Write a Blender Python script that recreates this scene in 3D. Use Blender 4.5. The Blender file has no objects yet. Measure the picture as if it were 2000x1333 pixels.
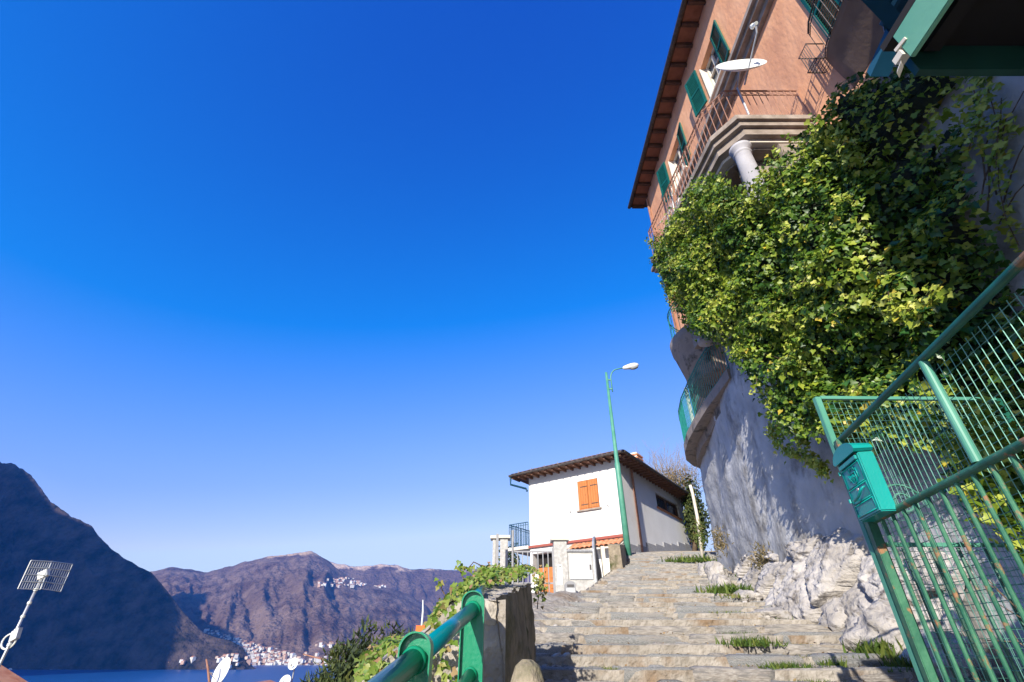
import bpy, bmesh, math, random
import numpy as np
from mathutils import Vector, Matrix, noise
random.seed(7)
rng = np.random.default_rng(7)
noise.seed_set(3)
R = math.radians
SC = bpy.context.scene
COL = SC.collection

# ------------------------------------------------------------------ camera
F = 930.0 / 2000.0 * 36.0
PITCH = math.atan2(930.0, 1441.0)
cam_d = bpy.data.cameras.new('camera'); cam = bpy.data.objects.new('camera', cam_d); COL.objects.link(cam)
cam_d.lens = F; cam_d.sensor_width = 36.0; cam_d.clip_start = 0.05; cam_d.clip_end = 60000
cam.location = (0, 0, 0); cam.rotation_euler = (R(90) + PITCH, 0, 0)
SC.camera = cam
# ------------------------------------------------------------------ light
SUN_AZ = R(22)      # shadows fall towards this azimuth (clockwise from +Y)
SUN_EL = R(24)
world = bpy.data.worlds.new('World'); SC.world = world; world.use_nodes = True
wn = world.node_tree.nodes; wl = world.node_tree.links
bg = wn['Background']
sky = wn.new('ShaderNodeTexSky'); sky.sky_type = 'NISHITA'; sky.sun_disc = False
sky.sun_elevation = SUN_EL; sky.sun_rotation = R(180) + SUN_AZ
sky.altitude = 300; sky.air_density = 1.0; sky.dust_density = 0.25; sky.ozone_density = 4.0
# the photograph's polarised, strongly saturated blue: one colour response for the whole sky
vm = wn.new('ShaderNodeVectorMath'); vm.operation = 'MULTIPLY_ADD'
vm.inputs[1].default_value = (2.84, 1.55, 1.85); vm.inputs[2].default_value = (-2.02, -.75, 0)
vx = wn.new('ShaderNodeVectorMath'); vx.operation = 'MAXIMUM'; vx.inputs[1].default_value = (.03, .03, .03)
wl.new(sky.outputs[0], vm.inputs[0]); wl.new(vm.outputs[0], vx.inputs[0]); vn = wn.new('ShaderNodeVectorMath'); vn.operation = 'MINIMUM'; vn.inputs[1].default_value = (5.0, 6.0, 7.2)
wl.new(vx.outputs[0], vn.inputs[0]); wl.new(vn.outputs[0], bg.inputs[0])
bg.inputs[1].default_value = 0.105
sun_d = bpy.data.lights.new('sun', 'SUN'); sun = bpy.data.objects.new('sun', sun_d); COL.objects.link(sun)
sun_d.energy = 5.0; sun_d.angle = R(0.5); sun_d.color = (1.0, 0.93, 0.82)
sd = Vector((math.sin(SUN_AZ) * math.cos(SUN_EL), math.cos(SUN_AZ) * math.cos(SUN_EL), -math.sin(SUN_EL)))
sun.rotation_euler = sd.to_track_quat('-Z', 'Y').to_euler(); sun.location = (-20, -40, 30)
SC.view_settings.view_transform = 'Standard'; SC.view_settings.look = 'None'
SC.view_settings.exposure = 0.75; SC.view_settings.gamma = 1.0; SC.view_settings.use_curve_mapping = False
SC.cycles.use_denoising = True
SC.cycles.max_bounces = 6; SC.cycles.diffuse_bounces = 3; SC.cycles.glossy_bounces = 2
SC.cycles.transmission_bounces = 3; SC.cycles.volume_bounces = 0; SC.cycles.transparent_max_bounces = 6

# ------------------------------------------------------------------ measuring the photograph: a pixel's ray, cut where asked
CT, ST = math.cos(PITCH), math.sin(PITCH)
def ray(px, py):
    h = (px - 1000.0) / 930.0; v = (py - 666.5) / 930.0
    return Vector((h, CT + v * ST, ST - v * CT))
def P(px, py, Y=None, X=None, Z=None):
    d = ray(px, py)
    s = Y / d.y if Y is not None else X / d.x if X is not None else Z / d.z
    return d * s
def G(y):                       # stair slope
    if y > 18: return -1.4 + .23 * 18 + .17 * (y - 18)
    return -1.4 + .23 * y
def lerp_tab(tab, y):
    if y <= tab[0][0]: return tab[0][1]
    for (a, va), (b, vb) in zip(tab, tab[1:]):
        if y <= b: return va + (vb - va) * (y - a) / (b - a)
    return tab[-1][1]
XLt = [(-4, -.4), (2.3, -.1), (4.8, .17), (7.5, .5), (9.3, 1.4), (10.15, 1.84), (13.8, 3.1), (16.5, 3.72), (19, 4.6), (26, 9.6)]
XRt = [(-4, 1.7), (2.6, 2.0), (2.8, 3.9), (6, 4.0), (8.2, 3.9), (10.3, 4.3), (13.8, 5.3), (19, 7.3), (26, 11.8)]
Wt = [(-4, 4.35), (6, 4.35), (8, 4.35), (9, 4.45), (10.3, 4.66), (12, 5.05), (13.2, 5.28), (13.9, 5.5), (14.4, 5.9), (14.7, 6.8)]
XL = lambda y: lerp_tab(XLt, y)
XR = lambda y: lerp_tab(XRt, y)
W = lambda y: lerp_tab(Wt, y)

# ------------------------------------------------------------------ materials
def ramp(nt, stops):
    r = nt.nodes.new('ShaderNodeValToRGB'); e = r.color_ramp.elements
    while len(e) < len(stops): e.new(0.5)
    for k, (p, c) in enumerate(stops):
        e[k].position = p; e[k].color = (*c, 1)
    return r
def mat(name, c1, c2=None, rough=.8, scale=4.0, detail=6, contrast=(.35, .65), bump=0.0, bscale=20.0, metal=0.0, spec=.5, stain=None, sscale=2.0, sthr=(.55, .7), stretch=None, coord='Object', coat=0.0):
    m = bpy.data.materials.new(name); m.use_nodes = True; nt = m.node_tree; N = nt.nodes; L = nt.links
    b = N['Principled BSDF']; b.inputs['Roughness'].default_value = rough; b.inputs['Metallic'].default_value = metal
    b.inputs['Specular IOR Level'].default_value = spec; b.inputs['Coat Weight'].default_value = coat
    tc = N.new('ShaderNodeTexCoord'); vec = tc.outputs[coord]
    if stretch:
        mp = N.new('ShaderNodeMapping'); mp.inputs['Scale'].default_value = stretch; L.new(vec, mp.inputs[0]); vec = mp.outputs[0]
    out = None
    if c2:
        n = N.new('ShaderNodeTexNoise'); n.inputs['Scale'].default_value = scale; n.inputs['Detail'].default_value = detail; L.new(vec, n.inputs['Vector'])
        r = ramp(nt, [(contrast[0], c1), (contrast[1], c2)]); L.new(n.outputs[0], r.inputs[0]); out = r.outputs[0]
    if stain:
        n2 = N.new('ShaderNodeTexNoise'); n2.inputs['Scale'].default_value = sscale; n2.inputs['Detail'].default_value = 8; n2.inputs['Roughness'].default_value = .65; L.new(vec, n2.inputs['Vector'])
        r2 = ramp(nt, [(sthr[0], (0, 0, 0)), (sthr[1], (1, 1, 1))]); L.new(n2.outputs[0], r2.inputs[0])
        mx = N.new('ShaderNodeMixRGB'); L.new(r2.outputs[0], mx.inputs[0])
        if out: L.new(out, mx.inputs[1])
        else: mx.inputs[1].default_value = (*c1, 1)
        mx.inputs[2].default_value = (*stain, 1); out = mx.outputs[0]
    if out: L.new(out, b.inputs['Base Color'])
    else: b.inputs['Base Color'].default_value = (*c1, 1)
    if bump:
        n3 = N.new('ShaderNodeTexNoise'); n3.inputs['Scale'].default_value = bscale; n3.inputs['Detail'].default_value = 8; L.new(vec, n3.inputs['Vector'])
        bp = N.new('ShaderNodeBump'); bp.inputs['Strength'].default_value = 1.0; bp.inputs['Distance'].default_value = bump
        L.new(n3.outputs[0], bp.inputs['Height']); L.new(bp.outputs[0], b.inputs['Normal'])
    return m
def leaf_mat(name, stops, trans=.35, rough=.45, seed_obj=False):
    m = bpy.data.materials.new(name); m.use_nodes = True; nt = m.node_tree; N = nt.nodes; L = nt.links
    b = N['Principled BSDF']; b.inputs['Roughness'].default_value = rough; b.inputs['Specular IOR Level'].default_value = .4
    if seed_obj:
        a = N.new('ShaderNodeObjectInfo'); o = a.outputs['Random']
    else:
        a = N.new('ShaderNodeAttribute'); a.attribute_name = 'tint'; o = a.outputs['Fac']
    r = ramp(nt, stops); L.new(o, r.inputs[0]); L.new(r.outputs[0], b.inputs['Base Color'])
    t = N.new('ShaderNodeBsdfTranslucent'); L.new(r.outputs[0], t.inputs[0])
    ms = N.new('ShaderNodeMixShader'); ms.inputs[0].default_value = trans
    L.new(b.outputs[0], ms.inputs[1]); L.new(t.outputs[0], ms.inputs[2]); L.new(ms.outputs[0], N['Material Output'].inputs[0])
    return m
M = {}
M['orange'] = mat('orange_plaster', (.76, .36, .185), (.82, .43, .24), .92, 1.5, stain=(.60, .28, .155), sscale=1.1, sthr=(.5, .75), bump=.014, bscale=9, stretch=(1, 1, .45))
M['white'] = mat('white_render', (.76, .75, .72), (.70, .69, .66), .9, 1.0, bump=.006, bscale=14, stain=(.60, .57, .52), sscale=.7, sthr=(.55, .8))
M['plaster'] = mat('old_plaster', (.34, .34, .335), (.58, .575, .56), .95, 1.6, 12, (.3, .7), bump=.03, bscale=9, stain=(.19, .18, .165), sscale=1.5, sthr=(.49, .66), stretch=(1, 1, .8))
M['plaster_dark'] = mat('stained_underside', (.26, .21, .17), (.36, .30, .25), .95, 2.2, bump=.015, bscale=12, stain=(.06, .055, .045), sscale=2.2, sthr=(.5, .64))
M['rock'] = mat('limestone', (.27, .245, .22), (.50, .465, .43), .95, 3.0, 12, (.3, .68), bump=.05, bscale=13, stain=(.11, .09, .07), sscale=4.2, sthr=(.55, .68))
M['granite'] = mat('granite_kerb', (.15, .155, .15), (.38, .375, .36), .9, 45, 6, (.35, .65), bump=.012, bscale=60, stain=(.34, .30, .26), sscale=2.6, sthr=(.5, .70))
M['granite2'] = mat('pale_granite_kerb', (.20, .195, .18), (.42, .40, .37), .9, 38, 6, (.35, .65), bump=.012, bscale=50, stain=(.13, .12, .11), sscale=3.0, sthr=(.5, .68))
M['cobble'] = mat('cobble', (.24, .21, .18), (.46, .42, .37), .92, 14, 8, (.3, .7), bump=.015, bscale=35, stain=(.17, .165, .16), sscale=3.0, sthr=(.5, .66))
M['cobble2'] = mat('grey_cobble', (.24, .24, .24), (.44, .43, .41), .92, 12, 8, (.3, .7), bump=.015, bscale=35)
M['mortar'] = mat('mortar', (.25, .22, .18), (.40, .36, .31), .98, 7, 10, (.3, .7), bump=.05, bscale=16, stain=(.22, .15, .09), sscale=1.4, sthr=(.52, .66))
M['wallstone'] = mat('wall_stone', (.28, .25, .20), (.52, .47, .40), .95, 9, 12, (.3, .7), bump=.03, bscale=26, stain=(.10, .10, .06), sscale=2.5, sthr=(.52, .66), stretch=(1, 1, .7))
M['shadewall'] = mat('shaded_wall_side', (.20, .165, .12), (.36, .30, .22), .97, 7, 10, (.3, .7), bump=.035, bscale=18, stain=(.06, .07, .02), sscale=3.2, sthr=(.5, .66), stretch=(1, 1, .75))  # wall stone darkened for its shaded side, with mossy stains
M['green'] = mat('green_gate_paint', (.006, .075, .045), (.015, .13, .08), .45, 6, bump=.001, bscale=60, stain=(.24, .13, .05), sscale=5, sthr=(.6, .66))
M['rustgreen'] = mat('rusty_green_paint', (.010, .10, .055), (.05, .19, .10), .55, 8, stain=(.28, .14, .06), sscale=13, sthr=(.56, .63), bump=.002, bscale=60)
M['wire'] = mat('galvanised_green_wire', (.06, .22, .16), (.14, .34, .27), .4, 20, metal=.2)
M['fascia'] = mat('pale_green_fascia', (.11, .34, .22), (.16, .40, .26), .5, 3, stain=(.40, .36, .20), sscale=9, sthr=(.68, .74), bump=.001, bscale=40)
M['railgreen'] = mat('glossy_green_railing', (.003, .19, .09), (.005, .235, .115), .3, 3, bump=.0015, bscale=60, spec=.5, coat=.15)
M['railteal'] = mat('glossy_teal_tube', (.0, .17, .20), (.0, .20, .22), .28, 3, bump=.001, bscale=70, spec=.5, coat=.2)
M['mailgreen'] = mat('mailbox_enamel', (.0, .27, .235), (.0, .30, .265), .38, 4, bump=.001, bscale=90, spec=.5)
M['shutter'] = mat('green_shutter', (.0, .075, .055), (.003, .11, .08), .5, 5)
M['iron'] = mat('dark_iron', (.03, .026, .024), (.09, .07, .06), .6, 12, stain=(.18, .08, .04), sscale=8, sthr=(.6, .7))
M['balcgreen'] = mat('teal_green_railing', (.0, .15, .13), (.01, .22, .18), .45, 8)
M['stone_trim'] = mat('stone_trim', (.24, .195, .155), (.37, .31, .26), .9, 4, bump=.006, bscale=25, stain=(.2, .16, .13), sscale=3, sthr=(.52, .7))
M['cream'] = mat('cream_trim', (.62, .56, .46), (.72, .66, .56), .85, 4)
M['darkwood'] = mat('eave_wood', (.055, .026, .016), (.11, .05, .03), .8, 6, bump=.004, bscale=20)
M['soffit'] = mat('terracotta_soffit', (.22, .085, .05), (.30, .12, .07), .9, 5, bump=.003)
M['brownwood'] = mat('brown_rafters', (.13, .06, .04), (.20, .10, .06), .8, 8)
M['shutterwood'] = mat('orange_brown_planks', (.42, .13, .03), (.58, .20, .045), .6, 5, stretch=(6, 6, .7), stain=(.22, .07, .025), sscale=5, sthr=(.55, .72), bump=.003)
M['tile'] = mat('terracotta_tile', (.52, .18, .08), (.68, .32, .17), .9, 6, bump=.005)
M['rooftile'] = mat('weathered_roof_tile', (.12, .07, .055), (.24, .14, .10), .9, 9)
M['column'] = mat('column_paint', (.34, .33, .35), (.43, .42, .44), .85, 3, bump=.003)
M['lampgreen'] = mat('pale_green_pole', (.06, .25, .17), (.10, .31, .22), .5, 4)
M['lamphead'] = mat('lamp_shell', (.72, .72, .72), None, .4)
M['lampglass'] = mat('lamp_glass', (.35, .36, .36), None, .15)
M['dish'] = mat('dish_paint', (.72, .74, .70), (.66, .68, .64), .5, 3)
M['steel'] = mat('galvanised_steel', (.42, .43, .44), (.55, .56, .57), .45, 12, metal=.5)
M['greymetal'] = mat('grey_sheet', (.22, .22, .23), (.28, .28, .29), .55, 5, bump=.001)
M['cabinet'] = mat('cabinet_door', (.46, .47, .48), (.50, .51, .52), .5, 5)
M['pale_stone'] = mat('pale_stone', (.34, .33, .31), (.50, .485, .46), .9, 14, bump=.006, bscale=40)
M['greystone'] = mat('grey_plinth', (.25, .25, .26), (.36, .36, .37), .95, 18, bump=.02, bscale=22)
M['shadegreen'] = mat('shaded_green_paint', (.004, .04, .028), (.008, .06, .04), .5, 5)  # canopy green darkened for the shade on the front fascia
M['brownplaster'] = mat('brown_plaster', (.17, .11, .075), (.23, .15, .10), .9, 3, bump=.004, bscale=12)
M['black'] = mat('dark_void', (.012, .010, .010), None, .9)
M['glass'] = mat('window_glass', (.05, .07, .10), None, .08, spec=.8)
M['blueglass'] = mat('blue_paint', (.0, .045, .085), (.004, .06, .11), .5, 5)
M['redtrim'] = mat('red_trim', (.30, .08, .06), None, .8)
M['bark'] = mat('ivy_stem', (.10, .065, .04), (.17, .12, .08), .9, 15)
M['twig'] = mat('bare_twig', (.22, .15, .08), (.34, .24, .14), .9, 15)
M['rust'] = mat('rusty_pipe', (.24, .11, .07), (.32, .17, .12), .8, 12)
M['brass'] = mat('lock_brass', (.6, .5, .45), None, .25, metal=.8)
M['flag'] = mat('orange_render', (.85, .16, .03), None, .8)
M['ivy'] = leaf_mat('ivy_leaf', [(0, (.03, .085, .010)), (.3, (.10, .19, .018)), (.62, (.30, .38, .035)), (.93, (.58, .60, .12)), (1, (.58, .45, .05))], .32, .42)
M['ivy_each'] = leaf_mat('ivy_leaf_near', [(0, (.02, .09, .025)), (.5, (.05, .14, .03)), (.88, (.11, .22, .04)), (.95, (.55, .40, .03)), (1, (.6, .45, .04))], .25, .3, True)
M['ivy_brown'] = leaf_mat('ivy_leaf_dry', [(0, (.06, .13, .015)), (.4, (.15, .25, .03)), (.75, (.28, .31, .07)), (1, (.36, .20, .11))], .28, .45)
M['conifer'] = leaf_mat('conifer_needle', [(0, (.02, .035, .012)), (.6, (.06, .085, .02)), (1, (.13, .14, .03))], .1, .7)
M['grass'] = leaf_mat('grass_blade', [(0, (.035, .08, .012)), (.5, (.10, .16, .02)), (.8, (.22, .23, .05)), (1, (.34, .26, .11))], .25, .7)
M['litter'] = leaf_mat('dead_leaf', [(0, (.10, .06, .03)), (.5, (.26, .16, .07)), (1, (.40, .30, .14))], .1, .8)
M['drybush'] = leaf_mat('dry_bush_leaf', [(0, (.09, .08, .03)), (.6, (.20, .15, .06)), (1, (.34, .26, .14))], .2, .7)
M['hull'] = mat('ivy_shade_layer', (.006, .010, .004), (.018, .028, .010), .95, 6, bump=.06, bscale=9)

# ------------------------------------------------------------------ mesh helpers
ORG = {}
class MB:
    def __init__(s): s.v = []; s.f = []
    def add(s, vs, fs):
        n = len(s.v); s.v += [Vector(p) for p in vs]; s.f += [tuple(i + n for i in f) for f in fs]; return s
    def frame(s, o, a, b, c):       # box from a corner and three edge vectors
        o, a, b, c = map(Vector, (o, a, b, c))
        vs = [o, o + a, o + a + b, o + b, o + c, o + a + c, o + a + b + c, o + b + c]
        fs = [(0, 3, 2, 1), (4, 5, 6, 7), (0, 1, 5, 4), (1, 2, 6, 5), (2, 3, 7, 6), (3, 0, 4, 7)]
        if a.cross(b).dot(c) < 0: fs = [f[::-1] for f in fs]
        return s.add(vs, fs)
    def box(s, x0, x1, y0, y1, z0, z1): return s.frame((x0, y0, z0), (x1 - x0, 0, 0), (0, y1 - y0, 0), (0, 0, z1 - z0))
    def tube(s, pts, r, n=8, cap=True):
        pts = [Vector(p) for p in pts]; rs = r if isinstance(r, (list, tuple)) else [r] * len(pts)
        rings = []; up = None
        for i, p in enumerate(pts):
            d = (pts[min(i + 1, len(pts) - 1)] - pts[max(i - 1, 0)]).normalized()
            if up is None: up = Vector((0, 0, 1)) if abs(d.z) < .9 else Vector((1, 0, 0))
            x = d.cross(up).normalized(); y = x.cross(d).normalized(); up = y
            rings.append([p + (x * math.cos(2 * math.pi * k / n) + y * math.sin(2 * math.pi * k / n)) * rs[i] for k in range(n)])
        vs = [v for rg in rings for v in rg]; fs = []
        for i in range(len(pts) - 1):
            for k in range(n):
                a = i * n + k; b = i * n + (k + 1) % n; fs.append((a, b, b + n, a + n))
        if cap: fs += [tuple(range(n))[::-1], tuple(range((len(pts) - 1) * n, len(pts) * n))]
        return s.add(vs, fs)
    def prism(s, poly, z0, z1, bottom=True):    # plan polygon (ccw) lifted
        n = len(poly); vs = [(x, y, z0) for x, y in poly] + [(x, y, z1) for x, y in poly]
        fs = [tuple(range(n, 2 * n))] + [(i, (i + 1) % n, (i + 1) % n + n, i + n) for i in range(n)]
        if bottom: fs.append(tuple(range(n))[::-1])
        return s.add(vs, fs)
    def lathe(s, c, prof, n=24, axis=None):
        c = Vector(c); ax = Vector(axis or (0, 0, 1)).normalized(); q = Vector((0, 0, 1)).rotation_difference(ax)
        vs = []; fs = []
        for r, z in prof:
            for k in range(n):
                vs.append(c + q @ Vector((r * math.cos(2 * math.pi * k / n), r * math.sin(2 * math.pi * k / n), z)))
        for i in range(len(prof) - 1):
            for k in range(n):
                a = i * n + k; b = i * n + (k + 1) % n; fs.append((a, b, b + n, a + n))
        fs.append(tuple(range(n))[::-1]); fs.append(tuple(range((len(prof) - 1) * n, len(prof) * n)))
        return s.add(vs, fs)
    def build(s, name, m, parent=None, smooth=False, bevel=0.0, org=None, **kw):
        me = bpy.data.meshes.new(name)
        if parent is not None: o0 = ORG[parent.name]
        elif org is not None: o0 = Vector(org)
        else:
            xs = [p.x for p in s.v]; ys = [p.y for p in s.v]; zs = [p.z for p in s.v]
            o0 = Vector(((min(xs) + max(xs)) / 2, (min(ys) + max(ys)) / 2, min(zs)))
        me.from_pydata([p - o0 for p in s.v], [], s.f); me.update()
        if bevel:
            bm = bmesh.new(); bm.from_mesh(me); bmesh.ops.bevel(bm, geom=bm.edges[:], offset=bevel, segments=2, affect='EDGES', clamp_overlap=True); bm.to_mesh(me); bm.free()
        if smooth: me.shade_smooth()
        me.materials.append(M[m] if isinstance(m, str) else m)
        o = bpy.data.objects.new(name, me); COL.objects.link(o)
        if parent is not None: o.parent = parent
        else: o.location = o0
        ORG[o.name] = o0; tag(o, **kw); return o
def tag(o, label=None, cat=None, group=None, kind=None):
    if label: o['label'] = label
    if cat: o['category'] = cat
    if group: o['group'] = group
    if kind: o['kind'] = kind
    return o
def thing(name, label, cat, loc, group=None):
    o = bpy.data.objects.new(name, None); COL.objects.link(o); o.location = loc; o.empty_display_size = .2
    ORG[o.name] = Vector(loc); return tag(o, label, cat, group)
def grid_mesh(name, pts, nu, nv, m, closed=False, **kw):   # pts[i*nv+j]
    b = MB(); b.v = [Vector(p) for p in pts]
    b.f = [(i * nv + j, (i + 1) * nv + j, (i + 1) * nv + j + 1, i * nv + j + 1) for i in range(nu - 1) for j in range(nv - 1)]
    return b.build(name, m, smooth=True, **kw)
def fb(p, s=1.0, o=4): return noise.fractal(Vector(p) * s, 1.0, 2.0, o)
# leaves as one mesh: positions, outward normals, sizes
LEAF_V = np.array([(0, .32, -.07), (0, 0, 0), (.30, -.12, .04), (.52, .24, .05), (.27, .46, .0), (0, 1.0, -.03), (-.27, .46, .0), (-.52, .24, .05), (-.30, -.12, .04)])
LEAF_F = [(0, 1, 2), (0, 2, 3), (0, 3, 4), (0, 4, 5), (0, 5, 6), (0, 6, 7), (0, 7, 8), (0, 8, 1)]
OVAL_V = np.array([(0, 0, 0), (.28, .35, .05), (.2, .75, .02), (0, 1, -.03), (-.2, .75, .02), (-.28, .35, .05)])
OVAL_F = [(0, 1, 2), (0, 2, 3), (0, 3, 4), (0, 4, 5)]
BLADE_V = np.array([(-.06, 0, 0), (.06, 0, 0), (.04, .5, .12), (0, .85, .5), (-.04, .5, .12)])
BLADE_F = [(0, 1, 2), (0, 2, 4), (4, 2, 3)]
def frames(nrm, tipdir, jit):
    n = nrm + rng.normal(0, jit, nrm.shape); n /= np.linalg.norm(n, axis=1)[:, None]
    t = tipdir + rng.normal(0, .6, nrm.shape); t -= n * (t * n).sum(1)[:, None]; t /= np.linalg.norm(t, axis=1)[:, None]
    return np.stack([np.cross(t, n), t, n], axis=2)
def leaf_cloud(name, pos, nrm, size, m, tint, parent=None, tip=(0, -.3, -1), jit=.5, V=LEAF_V, Fs=LEAF_F, **kw):
    pos = np.asarray(pos, float); nrm = np.asarray(nrm, float); n = len(pos)
    Rm = frames(nrm, np.asarray(tip, float)[None, :].repeat(n, 0), jit)
    loc = np.einsum('nij,kj->nki', Rm, V) * np.asarray(size)[:, None, None] + pos[:, None, :]
    o0 = np.array(ORG[parent.name]) if parent is not None else np.array([pos[:, 0].mean(), pos[:, 1].mean(), pos[:, 2].min()])
    vs = (loc - o0).reshape(-1, 3); k = len(V)
    f = (np.array(Fs)[None] + (np.arange(n) * k)[:, None, None]).reshape(-1, 3)
    me = bpy.data.meshes.new(name); me.vertices.add(len(vs)); me.vertices.foreach_set('co', vs.ravel())
    me.loops.add(f.size); me.loops.foreach_set('vertex_index', f.ravel().astype(np.int32))
    me.polygons.add(len(f)); me.polygons.foreach_set('loop_start', np.arange(0, f.size, 3, dtype=np.int32))
    me.update(calc_edges=True)
    at = me.attributes.new('tint', 'FLOAT', 'FACE'); at.data.foreach_set('value', np.repeat(np.clip(tint, 0, 1), len(Fs)).astype(np.float32))
    me.materials.append(M[m])
    o = bpy.data.objects.new(name, me); COL.objects.link(o)
    if parent is not None: o.parent = parent
    else: o.location = o0
    ORG[o.name] = Vector(o0); return tag(o, **kw)
def inpoly(x, y, poly):
    c = False; j = len(poly) - 1
    for i in range(len(poly)):
        xi, yi = poly[i]; xj, yj = poly[j]
        if (yi > y) != (yj > y) and x < (xj - xi) * (y - yi) / (yj - yi) + xi: c = not c
        j = i
    return c

# ================================================================== LARGE STRUCTURE
LAKE = -70.0
MB().frame((-9000, -3000, LAKE), (16000, 0, 0), (0, 13000, 0), (0, 0, -.5)).build('lake', mat('lake_water', (.002, .06, .20), (.003, .07, .23), .35, .02, bump=.25, bscale=.25, spec=.5), kind='structure')

# near hillside: falls to the lake on the left, rises behind the houses on the right
def hill_z(x, y):
    g = G(max(min(y, 27), -14)) - .5
    if y > 27: g += .1 * (y - 27)
    if y < -14: g -= .2 * (-14 - y)
    if 8 < y < 30 and x < XL(y) - .3: g = min(g, .5)
    edge = XL(y) - .5 if y < 6 else (-.55 if y < 15 else lerp_tab([(15, -.55), (17, 0), (22, .4), (30, 3), (60, 20), (200, 80)], y))
    if x < edge:
        d = edge - x; g = min(g, G(min(y, 12))) - 2.4 - .35 * max(0, y - 8) * .4 - .62 * d + .5 * fb((x, y, 0), .08) * min(d, 10) * .3
    x0_ = 7.5 if y < 12 else 7.5 + (y - 12) * .55
    if x > x0_ and y < 200: g += (x - x0_) * .45 + fb((x, y, 2), .05) * 1.0
    return max(g, LAKE - 3)
xs = [-160 + 4 * i for i in range(37)] + [-12 + .8 * i for i in range(1, 26)] + [8 + 4 * i for i in range(1, 30)]
ys = [-60 + 4 * i for i in range(12)] + [-12 + 1.0 * i for i in range(1, 42)] + [29 + 5 * i for i in range(1, 34)]
grid_mesh('hillside', [(x, y, hill_z(x, y)) for x in xs for y in ys], len(xs), len(ys),
          mat('hillside_ground', (.05, .06, .02), (.14, .11, .06), .95, .6, bump=.1, bscale=3), kind='structure')

# mountains across the lake
def range_mesh(name, crest, shore_Y, crest_Y, m, rib=30, amp=.10, nu=220, nv=70, seed=0, bend=.75, peaks=.006, **kw):
    """crest: (px, py) skyline; each column runs from the shore up to its crest and down behind."""
    us = [crest[0][0] + (crest[-1][0] - crest[0][0]) * i / (nu - 1) for i in range(nu)]
    pts = []
    for i, px in enumerate(us):
        py = lerp_tab(crest, px)
        cy = crest_Y(px) if callable(crest_Y) else crest_Y
        sy = shore_Y(px) if callable(shore_Y) else shore_Y
        c = P(px, py, Y=cy); d = ray(px, 1266); tx = d.x / d.y
        for j in range(nv):
            t = j / (nv - 1) * 1.35
            Y = sy + (cy - sy) * t
            cx = c.x / cy + (tx - c.x / cy) * .5 * (1 - min(t, 1))
            if t <= 1: z = LAKE - 4 + (c.z - LAKE + 4) * (t ** bend)
            else: z = c.z - (c.z - LAKE) * (t - 1) * 1.6
            env = math.sin(math.pi * min(t, 1) ** .8)
            w = Vector((i * rib / nu + seed + .6 * t, t * 1.6, seed)); 
            rr = 1 - abs(noise.fractal(w, 1.0, 2.1, 5))*1.6
            z += (c.z - LAKE) * amp * (rr - .5) * env
            z += (c.z - LAKE) * peaks * noise.fractal(Vector((px * .06, t * 20, seed)), 1, 2, 4) * (2 if t > .85 else 3)
            pts.append((cx * Y, Y, z))
    return grid_mesh(name, pts, nu, nv, m, **kw)
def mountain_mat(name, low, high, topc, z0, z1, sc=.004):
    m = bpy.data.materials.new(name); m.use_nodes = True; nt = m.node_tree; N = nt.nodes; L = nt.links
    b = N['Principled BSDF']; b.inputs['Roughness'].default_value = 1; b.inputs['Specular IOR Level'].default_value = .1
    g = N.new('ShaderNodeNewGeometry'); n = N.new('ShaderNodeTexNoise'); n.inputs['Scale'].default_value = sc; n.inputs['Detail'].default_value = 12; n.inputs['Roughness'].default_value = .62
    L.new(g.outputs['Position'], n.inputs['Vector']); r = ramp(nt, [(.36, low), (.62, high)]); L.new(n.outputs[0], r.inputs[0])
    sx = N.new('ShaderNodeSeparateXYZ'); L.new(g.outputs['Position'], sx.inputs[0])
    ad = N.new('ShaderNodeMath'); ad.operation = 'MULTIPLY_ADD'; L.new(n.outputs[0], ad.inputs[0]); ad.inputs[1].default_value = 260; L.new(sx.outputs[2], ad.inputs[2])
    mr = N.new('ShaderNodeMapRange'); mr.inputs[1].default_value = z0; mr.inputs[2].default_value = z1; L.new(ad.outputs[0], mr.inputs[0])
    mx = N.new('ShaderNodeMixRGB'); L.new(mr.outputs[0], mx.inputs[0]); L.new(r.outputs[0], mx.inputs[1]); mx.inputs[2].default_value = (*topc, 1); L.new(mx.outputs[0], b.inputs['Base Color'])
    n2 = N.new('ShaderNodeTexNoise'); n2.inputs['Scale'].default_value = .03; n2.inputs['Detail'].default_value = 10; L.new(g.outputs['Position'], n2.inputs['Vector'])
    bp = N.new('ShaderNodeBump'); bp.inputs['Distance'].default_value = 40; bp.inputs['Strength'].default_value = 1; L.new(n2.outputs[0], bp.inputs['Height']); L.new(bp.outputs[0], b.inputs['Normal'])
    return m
mm_far = mountain_mat('far_mountain_cover', (.10, .060, .050), (.24, .165, .13), (.55, .38, .24), 890, 930)
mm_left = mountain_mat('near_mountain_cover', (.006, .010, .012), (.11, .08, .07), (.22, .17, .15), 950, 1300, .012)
crest_back = [(560, 1120), (640, 1096), (655, 1100), (690, 1107), (720, 1105), (755, 1102), (778, 1105), (800, 1112), (840, 1111), (880, 1114), (935, 1112), (960, 1124), (1100, 1118), (1300, 1130), (1500, 1110)]
crest_front = [(150, 1175), (250, 1140), (290, 1118), (332, 1108), (372, 1112), (398, 1118), (435, 1110), (470, 1100), (520, 1088), (560, 1083), (580, 1080), (606, 1076), (622, 1083), (645, 1099), (672, 1120), (700, 1138), (735, 1143), (765, 1150), (800, 1162), (835, 1185), (865, 1222), (890, 1255), (930, 1285), (980, 1296), (1100, 1300)]
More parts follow.
